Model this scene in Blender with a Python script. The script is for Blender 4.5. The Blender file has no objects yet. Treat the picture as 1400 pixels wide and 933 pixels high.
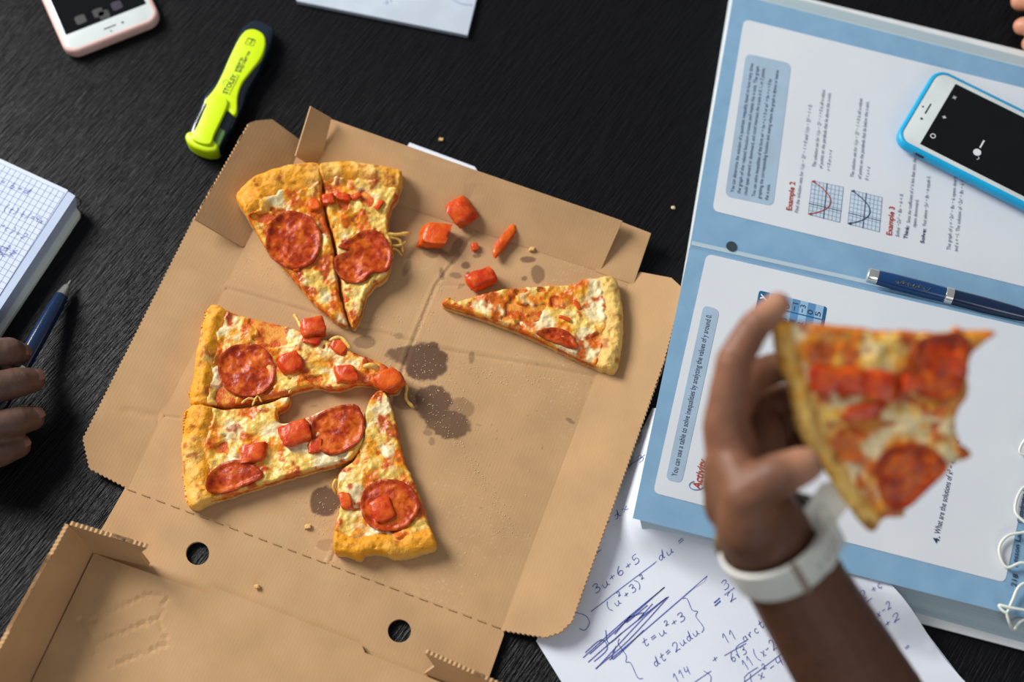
import bpy, bmesh, math, random
import numpy as np
from mathutils import Vector, Matrix
from mathutils.geometry import delaunay_2d_cdt

random.seed(7)
rng = np.random.default_rng(7)
SC = bpy.context.scene
COL = SC.collection

# ------------------------------------------------------------------ camera, world, light
H = 1.03
TILT = math.radians(23.0)
FPX = 1944.44
cam_d = bpy.data.cameras.new('camera')
cam = bpy.data.objects.new('camera', cam_d)
COL.objects.link(cam)
cam.location = (0, 0, H)
cam.rotation_euler = (TILT, 0, 0)
cam_d.lens = 50.0
cam_d.sensor_width = 36.0
cam_d.clip_start = 0.01
cam_d.dof.use_dof = True
cam_d.dof.focus_distance = 1.075
cam_d.dof.aperture_fstop = 2.9
SC.camera = cam

world = bpy.data.worlds.new('world')
SC.world = world
world.use_nodes = True
bg = world.node_tree.nodes['Background']
bg.inputs[0].default_value = (0.90, 0.95, 1.0, 1)
bg.inputs[1].default_value = 0.25

def area(name, loc, target, sx, sy, power, col):
    l = bpy.data.lights.new(name, 'AREA')
    l.shape = 'RECTANGLE'; l.size = sx; l.size_y = sy
    l.energy = power; l.color = col
    o = bpy.data.objects.new(name, l); COL.objects.link(o)
    o.location = loc
    o.rotation_euler = (Vector(target) - Vector(loc)).to_track_quat('-Z', 'Y').to_euler()
    return o
area('window_daylight', (-1.80, 1.62, 1.48), (0, 0.42, 0), 1.1, 1.1, 98, (1.0, 0.98, 0.95))
area('second_window_daylight', (0.9, -1.9, 1.7), (0.1, 0.4, 0), 1.4, 1.1, 13, (0.95, 0.97, 1.0))

SC.view_settings.view_transform = 'Standard'
SC.view_settings.look = 'None'
SC.view_settings.exposure = 0.0
SC.view_settings.gamma = 1.0
SC.view_settings.use_curve_mapping = False

# ------------------------------------------------------------------ projection helpers
CT, ST = math.cos(TILT), math.sin(TILT)
CAM = np.array([0, 0, H]); R_ = np.array([1., 0, 0]); U_ = np.array([0, CT, ST]); F_ = np.array([0, ST, -CT])
def ray(px, py):
    return F_ + R_ * ((px - 700) / FPX) - U_ * ((py - 466.5) / FPX)
def at(px, py, z=0.0):
    d = ray(px, py); s = (z - H) / d[2]
    return CAM + d * s
def deep(px, py, D):
    return CAM + ray(px, py) * D
class Plane:
    """a plane in the place, given by a point and a normal"""
    def __init__(s, p, n):
        s.p = np.array(p, float); s.n = np.array(n, float) / np.linalg.norm(n)
        if s.n[2] < 0: s.n = -s.n
    def at(s, px, py, off=0.0):
        d = ray(px, py)
        t = ((s.p + s.n * off - CAM) @ s.n) / (d @ s.n)
        return CAM + d * t
def plane3(a, b, c):
    A, B, C_ = at(*a), at(*b), at(*c)
    return Plane(A, np.cross(B - A, C_ - A))
def flat(z): return Plane((0, 0, z), (0, 0, 1))

# ------------------------------------------------------------------ numpy noise
def _h(ix, iy, iz, seed):
    n = (ix * 374761393 + iy * 668265263 + iz * 2147483647 + seed * 1274126177) & 0xFFFFFFFF
    n = ((n ^ (n >> 13)) * 1274126177) & 0xFFFFFFFF
    n = ((n ^ (n >> 16)) * 2246822519) & 0xFFFFFFFF
    return ((n ^ (n >> 15)) & 0xFFFF) / 65535.0
def vnoise(P, freq, seed=0):
    P = np.asarray(P, float) * freq + 1000.0
    I = np.floor(P).astype(np.int64); f = P - I; f = f * f * (3 - 2 * f)
    out = 0
    zc = (0, 1) if P.shape[1] == 3 else (0,)
    for dx in (0, 1):
        for dy in (0, 1):
            for dz in zc:
                w = (f[:, 0] if dx else 1 - f[:, 0]) * (f[:, 1] if dy else 1 - f[:, 1])
                iz = np.zeros(len(P), np.int64)
                if P.shape[1] == 3:
                    w = w * (f[:, 2] if dz else 1 - f[:, 2]); iz = I[:, 2] + dz
                out = out + w * _h(I[:, 0] + dx, I[:, 1] + dy, iz, seed)
    return out
def fbm(P, freq, seed=0, oct=3):
    s = 0; a = 1; t = 0
    for i in range(oct):
        s = s + a * vnoise(P, freq * 2 ** i, seed + i * 17); t += a; a *= 0.5
    return s / t
def sst(a, b, x):
    t = np.clip((x - a) / (b - a), 0, 1); return t * t * (3 - 2 * t)
def mixc(a, b, m):
    return a * (1 - m[:, None]) + b * m[:, None]

# ------------------------------------------------------------------ materials
def s2l(r, g, b):
    f = lambda c: c / 12.92 if c <= 0.04045 else ((c + 0.055) / 1.055) ** 2.4
    return np.array([f(r / 255), f(g / 255), f(b / 255)])
def material(name, c1, c2=None, nscale=40, rough=0.5, spec=0.5, metal=0, bump=0.0, bscale=400, bdist=0.0005,
             attr=False, trans=0, alpha=1, coat=0, sss=0, stretch=None, rot=0, mixlo=0.35, mixhi=0.65):
    m = bpy.data.materials.new(name); m.use_nodes = True
    nt = m.node_tree; n = nt.nodes; L = nt.links.new
    b = n['Principled BSDF']
    tc = n.new('ShaderNodeTexCoord'); mp = n.new('ShaderNodeMapping')
    L(tc.outputs['Object'], mp.inputs[0])
    mp.inputs['Rotation'].default_value = (0, 0, rot)
    if stretch:
        # rotate first, then stretch
        mp2 = n.new('ShaderNodeMapping'); mp2.inputs['Scale'].default_value = stretch
        L(mp.outputs[0], mp2.inputs[0]); vec = mp2.outputs[0]
    else: vec = mp.outputs[0]
    nz = n.new('ShaderNodeTexNoise'); nz.inputs['Scale'].default_value = nscale; nz.inputs['Detail'].default_value = 4
    L(vec, nz.inputs['Vector'])
    mr = n.new('ShaderNodeMapRange'); mr.inputs[1].default_value = mixlo; mr.inputs[2].default_value = mixhi
    L(nz.outputs[0], mr.inputs[0])
    mx = n.new('ShaderNodeMix'); mx.data_type = 'RGBA'
    L(mr.outputs[0], mx.inputs[0])
    if attr:
        at_ = n.new('ShaderNodeAttribute'); at_.attribute_name = 'tint'
        hs = n.new('ShaderNodeHueSaturation'); hs.inputs['Value'].default_value = 0.86
        L(at_.outputs['Color'], hs.inputs['Color'])
        L(at_.outputs['Color'], mx.inputs[6]); L(hs.outputs[0], mx.inputs[7])
    else:
        if c2 is None: c2 = np.array(c1) * 0.9
        mx.inputs[6].default_value = (*c1, 1); mx.inputs[7].default_value = (*c2, 1)
    L(mx.outputs[2], b.inputs['Base Color'])
    b.inputs['Roughness'].default_value = rough
    b.inputs['Specular IOR Level'].default_value = spec
    b.inputs['Metallic'].default_value = metal
    b.inputs['Transmission Weight'].default_value = trans
    b.inputs['Alpha'].default_value = alpha
    b.inputs['Coat Weight'].default_value = coat
    if sss:
        b.inputs['Subsurface Weight'].default_value = sss
        b.inputs['Subsurface Radius'].default_value = (0.004, 0.0015, 0.0007)
        b.inputs['Subsurface Scale'].default_value = 1.0
    if bump:
        nb = n.new('ShaderNodeTexNoise'); nb.inputs['Scale'].default_value = bscale; nb.inputs['Detail'].default_value = 3
        L(vec, nb.inputs['Vector'])
        bp = n.new('ShaderNodeBump'); bp.inputs['Strength'].default_value = bump; bp.inputs['Distance'].default_value = bdist
        L(nb.outputs[0], bp.inputs['Height']); L(bp.outputs[0], b.inputs['Normal'])
    return m

BOXROT = None
M = {}
M['table'] = material('black_stained_oak', s2l(15, 15, 17), s2l(24, 24, 27), nscale=1, rough=0.34, spec=0.11, bump=1.0, bscale=1.0, bdist=0.0016,
                      stretch=(34, 640, 60), rot=-math.radians(55), mixlo=0.4, mixhi=0.75)
M['floor'] = material('grey_floor', (0.2, 0.19, 0.18), rough=0.6)
M['leg'] = material('black_leg', (0.012, 0.012, 0.013), rough=0.4)
def cardboard(name):
    m = material(name, s2l(196, 159, 118), s2l(184, 147, 106), nscale=22, rough=0.78, spec=0.15, attr=True)
    nt = m.node_tree; n = nt.nodes; L = nt.links.new
    b = n['Principled BSDF']
    tc = n['Texture Coordinate']
    mp = n.new('ShaderNodeMapping'); mp.inputs['Rotation'].default_value = (0, 0, math.radians(21))
    L(tc.outputs['Object'], mp.inputs[0])
    w = n.new('ShaderNodeTexWave'); w.wave_type = 'BANDS'; w.bands_direction = 'X'; w.inputs['Scale'].default_value = 118
    w.inputs['Distortion'].default_value = 0.6
    L(mp.outputs[0], w.inputs['Vector'])
    nz = n.new('ShaderNodeTexNoise'); nz.inputs['Scale'].default_value = 700; nz.inputs['Detail'].default_value = 2
    L(tc.outputs['Object'], nz.inputs['Vector'])
    ad = n.new('ShaderNodeMath'); ad.operation = 'MULTIPLY_ADD'; ad.inputs[1].default_value = 0.5
    L(nz.outputs[0], ad.inputs[0]); L(w.outputs[1], ad.inputs[2])
    bp = n.new('ShaderNodeBump'); bp.inputs['Strength'].default_value = 0.065; bp.inputs['Distance'].default_value = 0.0005
    L(ad.outputs[0], bp.inputs['Height']); L(bp.outputs[0], b.inputs['Normal'])
    return m
M['card'] = cardboard('kraft_cardboard')
M['dough'] = material('baked_dough', (1, 1, 1), rough=0.55, spec=0.35, attr=True, nscale=420, bump=0.7, bscale=600, bdist=0.0009)
M['cheese'] = material('melted_cheese', (1, 1, 1), rough=0.33, spec=0.5, attr=True, nscale=500, bump=0.6, bscale=520, bdist=0.0010)
M['pepperoni'] = material('pepperoni_meat', (1, 1, 1), rough=0.36, spec=0.28, attr=True, nscale=600, bump=0.55, bscale=420, bdist=0.0007)
M['tomato'] = material('tomato_flesh', s2l(192, 46, 8), s2l(220, 92, 26), nscale=130, rough=0.3, spec=0.4, bump=0.6, bscale=260, bdist=.001, sss=0.08)
M['tomato_orange'] = material('pale_tomato_flesh', s2l(208, 70, 10), s2l(226, 104, 28), nscale=130, rough=0.3, spec=0.4, bump=0.6, bscale=260, bdist=.001, sss=0.08)
M['skin_dark'] = material('dark_skin', (1, 1, 1), rough=0.5, spec=0.35, attr=True, nscale=260, bump=0.35, bscale=1100, bdist=0.0004, sss=0.1)
M['skin_light'] = material('light_skin', (1, 1, 1), rough=0.45, spec=0.4, attr=True, nscale=260, bump=0.3, bscale=1100, bdist=0.0003, sss=0.12)
M['nail'] = material('fingernail', s2l(118, 86, 74), rough=0.3)
M['nail_light'] = material('pale_fingernail', s2l(226, 170, 150), rough=0.3)
M['strap'] = material('white_strap', s2l(226, 226, 218), s2l(212, 212, 202), rough=0.4, bump=0.1)
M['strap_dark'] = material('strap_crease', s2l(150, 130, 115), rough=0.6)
M['gold'] = material('pale_gold', s2l(170, 150, 105), rough=0.45, metal=1)
M['silver'] = material('chrome', s2l(238, 237, 230), rough=0.22, metal=.85)
M['paper'] = material('white_paper', s2l(230, 235, 245), s2l(226, 231, 242), nscale=30, rough=0.7, spec=0.2, bump=0.05, bscale=300)
M['paper_shaded'] = material('shaded_white_paper', s2l(190, 200, 214), rough=0.7, spec=0.2)  # white paper with the dimmer light at the top edge put into its colour
M['paper_nb'] = material('notebook_paper', s2l(202, 212, 230), s2l(198, 208, 227), nscale=30, rough=0.7, spec=0.2)
M['ink'] = material('blue_ballpoint_ink', s2l(62, 74, 168), s2l(84, 98, 186), nscale=300, rough=0.5)
M['ink_light'] = material('pale_blue_ink', s2l(120, 135, 190), rough=0.5)
M['rule'] = material('blue_rule', s2l(118, 136, 176), rough=0.6)
M['page_blue'] = material('blue_page', s2l(132, 171, 201), s2l(125, 164, 195), nscale=60, rough=0.36, spec=0.45)
M['page_white'] = material('page_white', s2l(216, 221, 227), s2l(212, 217, 224), nscale=20, rough=0.4, spec=0.45)
M['page_box'] = material('pale_blue_box', s2l(164, 187, 208), rough=0.4)
M['page_edge'] = material('page_edges', s2l(168, 190, 200), s2l(196, 212, 220), nscale=1.0, rough=0.7, stretch=(2, 2, 4000))
M['cover_white'] = material('cover_white', s2l(225, 227, 228), rough=0.4)
M['print'] = material('dark_print', s2l(48, 62, 92), rough=0.5)
M['print_soft'] = material('grey_print', s2l(92, 104, 132), rough=0.5)
M['print_red'] = material('red_print', s2l(176, 52, 36), rough=0.5)
M['tbl_dark'] = material('teal_table_print', s2l(24, 96, 140), rough=0.45)
M['tbl_mid'] = material('mid_blue_print', s2l(88, 142, 186), rough=0.45)
M['tbl_light'] = material('light_blue_print', s2l(150, 186, 220), rough=0.45)
M['grid_print'] = material('graph_grid_print', s2l(120, 145, 175), rough=0.5)
M['graph_paper'] = material('graph_fill', s2l(198, 214, 228), rough=0.5)
M['white_print'] = material('white_print', s2l(235, 238, 240), rough=0.5)
M['hole'] = material('dark_hole', s2l(45, 60, 66), rough=0.8)
M['case_blue'] = material('cyan_silicone', s2l(0, 168, 220), s2l(0, 160, 212), rough=0.42)
M['case_pink'] = material('pink_silicone', s2l(228, 188, 180), s2l(222, 180, 172), rough=0.5)
M['bezel'] = material('white_glass', s2l(214, 222, 222), rough=0.12)
M['screen'] = material('black_glass', (0.004, 0.004, 0.005), rough=0.06, spec=0.35)
M['icon'] = material('screen_icon', s2l(225, 228, 230), rough=0.4)
M['icon_dim'] = material('dim_icon', s2l(34, 32, 34), rough=0.3)
M['icon_violet'] = material('dim_violet_icon', s2l(30, 20, 44), rough=0.3)
M['dark'] = material('dark_detail', s2l(40, 42, 46), rough=0.4)
M['neon'] = material('neon_yellow', s2l(206, 236, 0), s2l(200, 230, 0), rough=0.32)
M['navy_clear'] = material('navy_translucent', s2l(26, 38, 52), s2l(20, 30, 42), rough=0.12, spec=0.6)
M['green_clear'] = material('green_translucent', s2l(92, 128, 70), rough=0.15, spec=0.6)
M['black_print'] = material('black_print', s2l(22, 26, 14), rough=0.5)
M['pen_blue'] = material('navy_lacquer', s2l(20, 64, 116), s2l(16, 58, 108), rough=0.16, spec=0.6)
M['pen_dark'] = material('dark_navy_lacquer', s2l(12, 38, 72), rough=0.14, spec=0.6)
M['nb_edge'] = material('notebook_edges', s2l(190, 202, 220), s2l(158, 174, 204), nscale=1, rough=0.7, stretch=(2, 2, 3000))
M['nb_cover'] = material('ivory_cover', s2l(222, 226, 216), rough=0.5)
M['cord'] = material('white_cord', s2l(228, 232, 222), rough=0.35, spec=0.5)
M['crumb'] = material('golden_crumb', s2l(222, 178, 110), rough=0.7)
M['flour'] = material('semolina', s2l(236, 214, 168), rough=0.8)

# ------------------------------------------------------------------ object helpers
ORG = {}
def tag(o, label=None, cat=None, group=None, kind=None):
    if label: o['label'] = label
    if cat: o['category'] = cat
    if group: o['group'] = group
    if kind: o['kind'] = kind
    return o
def thing(name, label, cat, loc, group=None):
    o = bpy.data.objects.new(name, None); COL.objects.link(o)
    o.empty_display_size = 0.01
    o.location = Vector(loc); ORG[o.name] = np.array(loc, float)
    return tag(o, label, cat, group)
def mobj(name, V, Fc, mat, parent=None, smooth=False, sharp=None, tint=None, **kw):
    V = np.asarray(V, float)
    if parent is not None: org = ORG[parent.name]
    else:
        org = (V.min(0) + V.max(0)) / 2; org[2] = V[:, 2].min()
    me = bpy.data.meshes.new(name)
    me.from_pydata((V - org).tolist(), [], [list(map(int, f)) for f in Fc]); me.update()
    bm = bmesh.new(); bm.from_mesh(me); bmesh.ops.recalc_face_normals(bm, faces=bm.faces[:]); bm.to_mesh(me); bm.free()
    o = bpy.data.objects.new(name, me); COL.objects.link(o)
    me.materials.append(mat)
    if tint is not None:
        a = me.color_attributes.new('tint', 'FLOAT_COLOR', 'POINT')
        buf = np.ones((len(V), 4), np.float32); buf[:, :3] = tint
        a.data.foreach_set('color', buf.ravel())
    if smooth:
        me.polygons.foreach_set('use_smooth', [True] * len(me.polygons))
        if sharp: me.set_sharp_from_angle(angle=math.radians(sharp))
    if parent is not None:
        o.parent = parent
    else: o.location = Vector(org)
    ORG[o.name] = org
    return tag(o, **kw)

class MB:
    """collects simple solids into one mesh"""
    def __init__(s): s.V = []; s.F = []
    def add(s, V, Fc):
        k = len(s.V); s.V += [tuple(v) for v in V]; s.F += [[i + k for i in f] for f in Fc]; return s
    def ribbon(s, pts, w, n=(0, 0, 1), th=None):
        P = np.array(pts, float); n = np.array(n, float)
        if len(P) < 2: return s
        T = np.gradient(P, axis=0); S_ = np.cross(n, T); ln = np.linalg.norm(S_, axis=1); ln[ln < 1e-12] = 1
        S_ = S_ / ln[:, None] * w / 2
        V = np.concatenate([P + S_, P - S_]); N = len(P)
        s.add(V, [[i, i + 1, N + i + 1, N + i] for i in range(N - 1)]); return s
    def tube(s, pts, r, seg=8, cap=True):
        P = np.array(pts, float); N = len(P)
        rr = np.broadcast_to(np.array(r, float), (N,))
        T = np.gradient(P, axis=0); T /= np.linalg.norm(T, axis=1)[:, None] + 1e-12
        up = np.array([0, 0, 1.0]) if abs(T[0][2]) < 0.9 else np.array([1.0, 0, 0])
        V = []
        for i in range(N):
            a = np.cross(T[i], up); a /= np.linalg.norm(a); b = np.cross(a, T[i]); up = b
            for k in range(seg):
                t = 2 * math.pi * k / seg
                V.append(P[i] + rr[i] * (math.cos(t) * a + math.sin(t) * b))
        Fc = [[i * seg + k, i * seg + (k + 1) % seg, (i + 1) * seg + (k + 1) % seg, (i + 1) * seg + k] for i in range(N - 1) for k in range(seg)]
        if cap: Fc += [list(range(seg))[::-1], [(N - 1) * seg + k for k in range(seg)]]
        s.add(V, Fc); return s
    def prism(s, top, off):
        """solid between a polygon and the same polygon moved by off"""
        T = np.array(top, float); N = len(T); off = np.array(off, float)
        V = np.concatenate([T, T + off])
        s.add(V, [list(range(N)), [N + i for i in range(N)][::-1]] + [[i, (i + 1) % N, N + (i + 1) % N, N + i] for i in range(N)]); return s
    def build(s, name, mat, parent=None, **kw):
        return mobj(name, s.V, s.F, mat, parent, **kw)

def catmull(P, n=6, closed=True):
    P = np.array(P, float); N = len(P); out = []
    rngi = range(N) if closed else range(N - 1)
    for i in rngi:
        g = (lambda k: P[k % N]) if closed else (lambda k: P[min(max(k, 0), N - 1)])
        p0, p1, p2, p3 = g(i - 1), g(i), g(i + 1), g(i + 2)
        for j in range(n):
            t = j / n
            out.append(0.5 * ((2 * p1) + (-p0 + p2) * t + (2 * p0 - 5 * p1 + 4 * p2 - p3) * t * t + (-p0 + 3 * p1 - 3 * p2 + p3) * t ** 3))
    if not closed: out.append(P[-1])
    return np.array(out)
def resample(P, step, closed=True):
    P = np.array(P, float)
    Q = np.concatenate([P, P[:1]]) if closed else P
    d = np.concatenate([[0], np.cumsum(np.linalg.norm(np.diff(Q, axis=0), axis=1))])
    n = max(int(d[-1] / step), 3)
    t = np.linspace(0, d[-1], n + 1)
    if closed: t = t[:-1]
    return np.stack([np.interp(t, d, Q[:, k]) for k in range(Q.shape[1])], 1)
def segdist(P, L, closed=False):
    P = np.asarray(P)[:, :2]; L = np.asarray(L)[:, :2]
    A = L if closed else L[:-1]
    B = np.roll(L, -1, 0) if closed else L[1:]
    best = np.full(len(P), 1e9)
    for a, b in zip(A, B):
        ab = b - a; t = np.clip(((P - a) @ ab) / (ab @ ab + 1e-18), 0, 1)
        best = np.minimum(best, ((P - a - t[:, None] * ab) ** 2).sum(1))
    return np.sqrt(best)
def inside(P, L):
    P = np.asarray(P); L = np.asarray(L); c = np.zeros(len(P), bool)
    j = len(L) - 1
    for i in range(len(L)):
        xi, yi = L[i]; xj, yj = L[j]
        m = ((yi > P[:, 1]) != (yj > P[:, 1])) & (P[:, 0] < (xj - xi) * (P[:, 1] - yi) / (yj - yi + 1e-18) + xi)
        c ^= m; j = i
    return c
def tri2d(outline, res=None, holes=(), seed=0):
    """triangulate a 2D polygon with interior points; returns points, triangles, boundary loops"""
    O = np.asarray(outline, float)[:, :2]
    pts = [O]; edges = []; k = 0
    loops = [O] + [np.asarray(h, float)[:, :2] for h in holes]
    pts = []
    for lp in loops:
        n = len(lp); edges += [(k + i, k + (i + 1) % n) for i in range(n)]; pts.append(lp); k += n
    if res:
        lo, hi = O.min(0), O.max(0)
        gx = np.arange(lo[0], hi[0], res); gy = np.arange(lo[1], hi[1], res * 0.87)
        G = np.array([(x + (j % 2) * res / 2, y) for j, y in enumerate(gy) for x in gx])
        r_ = np.random.default_rng(seed); G = G + r_.uniform(-.18, .18, G.shape) * res
        G = G[inside(G, O)]
        G = G[segdist(G, O, True) > res * 0.55]
        for h in loops[1:]:
            G = G[~inside(G, h)]; G = G[segdist(G, h, True) > res * 0.5]
        pts.append(G)
    P = np.concatenate(pts)
    S = 1000.0
    v, e, f, *_ = delaunay_2d_cdt([Vector(p * S) for p in P], edges, [], 0, 1e-5)
    v = np.array([(p.x, p.y) for p in v]) / S
    f = np.array([t for t in f if len(t) == 3])
    c = v[f].mean(1)
    ok = inside(c, O)
    for h in loops[1:]: ok &= ~inside(c, h)
    f = f[ok]
    a = v[f]; ar = np.cross(a[:, 1] - a[:, 0], a[:, 2] - a[:, 0])
    f = np.where((ar < 0)[:, None], f[:, ::-1], f)
    from collections import Counter
    cnt = {}
    for t in f.tolist():
        for i in range(3):
            ed = (t[i], t[(i + 1) % 3]); cnt[ed] = 1
    bd = [ed for ed in cnt if (ed[1], ed[0]) not in cnt]
    return v, f.tolist(), bd
def solid(v, f, bd, zt, zb):
    """solid from triangulation with top heights zt and bottom heights zb"""
    n = len(v)
    V = np.concatenate([np.column_stack([v, zt]), np.column_stack([v, np.broadcast_to(zb, (n,))])])
    Fc = f + [[n + t[2], n + t[1], n + t[0]] for t in f] + [[b, a, n + a, n + b] for a, b in bd]
    return V, Fc
def wavy(a, b, amp, per):
    a, b = np.array(a, float), np.array(b, float)
    L = np.linalg.norm(b - a); n = max(int(L / per), 1) * 2
    t = (b - a) / L; nn = np.array([-t[1], t[0]])
    return [a + (b - a) * i / n + nn * amp * (0.5 if i % 2 else -0.5) for i in range(n)]

def panel(name, px, plane, thick, mat, parent, tintc=None, wav=(), holes=(), res=None, warp=None, **kw):
    """flat board: outline traced at its own plane, with thickness"""
    n = plane.n
    e1 = np.cross([0, 1, 0], n); e1 /= np.linalg.norm(e1); e2 = np.cross(n, e1)
    to2 = lambda q: np.array([(plane.at(*q) - plane.p) @ e1, (plane.at(*q) - plane.p) @ e2])
    pts = [to2(q) for q in px]; out = []
    for i in range(len(pts)):
        a, b = pts[i], pts[(i + 1) % len(pts)]
        if i in wav: out += wavy(a, b, 0.0011, 0.0034)
        else: out.append(a)
    hs = [np.array([to2(q) for q in h]) for h in holes]
    v, f, bd = tri2d(np.array(out), res, hs)
    zt = np.zeros(len(v))
    if warp is not None:
        W = plane.p + v[:, :1] * e1 + v[:, 1:2] * e2
        zt = warp(W)
    V, Fc = solid(v, f, bd, zt, zt - thick)
    W = plane.p + V[:, :1] * e1 + V[:, 1:2] * e2 + V[:, 2:3] * n
    tint = None
    if tintc is not None:
        nz = fbm(W, 60, 3); tint = tintc[None, :] * (0.95 + 0.1 * nz)[:, None]
    return mobj(name, W, Fc, mat, parent, tint=tint, **kw)

def lathe(axis0, axis1, prof, seg=20):
    """prof: list of (t along axis in metres, radius)"""
    A = np.array(axis0, float); d = np.array(axis1, float) - A; d /= np.linalg.norm(d)
    up = np.array([0, 0, 1.0]) if abs(d[2]) < 0.9 else np.array([1.0, 0, 0])
    a = np.cross(d, up); a /= np.linalg.norm(a); b = np.cross(a, d)
    V = []; 
    for t, r in prof:
        for k in range(seg):
            th = 2 * math.pi * k / seg
            V.append(A + d * t + r * (math.cos(th) * a + math.sin(th) * b))
    n = len(prof)
    Fc = [[i * seg + k, i * seg + (k + 1) % seg, (i + 1) * seg + (k + 1) % seg, (i + 1) * seg + k] for i in range(n - 1) for k in range(seg)]
    Fc += [list(range(seg)), [(n - 1) * seg + k for k in range(seg)]]
    return V, Fc

def rrect(cx, cy, ux, uy, w, l, r, seg=8):
    """rounded rectangle outline, u = unit long axis"""
    u = np.array([ux, uy]); v = np.array([-uy, ux]); out = []
    for sx, sy, a0 in ((1, 1, 0), (-1, 1, 90), (-1, -1, 180), (1, -1, 270)):
        for k in range(seg + 1):
            a = math.radians(a0 + 90 * k / seg)
            p = np.array([sx * (l / 2 - r) + r * math.cos(a), sy * (w / 2 - r) + r * math.sin(a)])
            out.append(np.array([cx, cy]) + u * p[0] + v * p[1])
    return np.array(out)
def pillow(outline, z0, z1, bev, steps=4):
    """extruded outline with rounded top and bottom edges"""
    O = np.asarray(outline, float); N = len(O)
    nx = np.roll(O, -1, 0) - np.roll(O, 1, 0); nn = np.column_stack([nx[:, 1], -nx[:, 0]]); nn /= np.linalg.norm(nn, axis=1)[:, None] + 1e-12
    area_ = 0.5 * np.sum(O[:, 0] * np.roll(O[:, 1], -1) - np.roll(O[:, 0], -1) * O[:, 1])
    if area_ < 0: nn = -nn
    rings = []
    for k in range(steps + 1):
        a = math.pi / 2 * k / steps
        rings.append((z0 + bev * (1 - math.sin(a)), -bev * (1 - math.cos(a)))) if False else None
    prof = [(z0 + bev * (1 - math.cos(math.pi / 2 * k / steps)), bev * (1 - math.sin(math.pi / 2 * k / steps))) for k in range(steps + 1)]
    prof += [(z1 - bev * (1 - math.cos(math.pi / 2 * k / steps)), bev * (1 - math.sin(math.pi / 2 * k / steps))) for k in range(steps, -1, -1)]
    V = []
    for z, ins in prof:
        V += [(*(O[i] - nn[i] * ins), z) for i in range(N)]
    n = len(prof)
    Fc = [[j * N + i, j * N + (i + 1) % N, (j + 1) * N + (i + 1) % N, (j + 1) * N + i] for j in range(n - 1) for i in range(N)]
    Fc += [list(range(N))[::-1], [(n - 1) * N + i for i in range(N)]]
    return V, Fc

# ------------------------------------------------------------------ lettering
_tc = {}
def text_mesh(s, bold=False):
    if (s, bold) in _tc: return _tc[(s, bold)]
    cu = bpy.data.curves.new('lettering', 'FONT'); cu.body = s; cu.resolution_u = 3
    if bold: cu.offset = 0.018
    o = bpy.data.objects.new('lettering', cu); COL.objects.link(o)
    dg = bpy.context.evaluated_depsgraph_get()
    me = o.evaluated_get(dg).to_mesh()
    V = np.array([v.co[:] for v in me.vertices]); Fc = [list(p.vertices) for p in me.polygons]
    o.evaluated_get(dg).to_mesh_clear()
    bpy.data.objects.remove(o); bpy.data.curves.remove(cu)
    _tc[(s, bold)] = (V, Fc); return V, Fc
def lettering(s, p0, p1, plane, size, mat, parent, name='printed_text', bold=False, italic=0.0, off=0.0002, **kw):
    V, Fc = text_mesh(s, bold)
    A, B = plane.at(*p0, off), plane.at(*p1, off)
    b = B - A; L = np.linalg.norm(b); b = b / L; up = np.cross(plane.n, b)
    w = V[:, 0].max() - V[:, 0].min()
    x = (V[:, 0] - V[:, 0].min() + italic * V[:, 1]) * L / w; y = V[:, 1] * size
    W = A + x[:, None] * b + y[:, None] * up
    return mobj(name, W, Fc, mat, parent, **kw)

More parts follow.
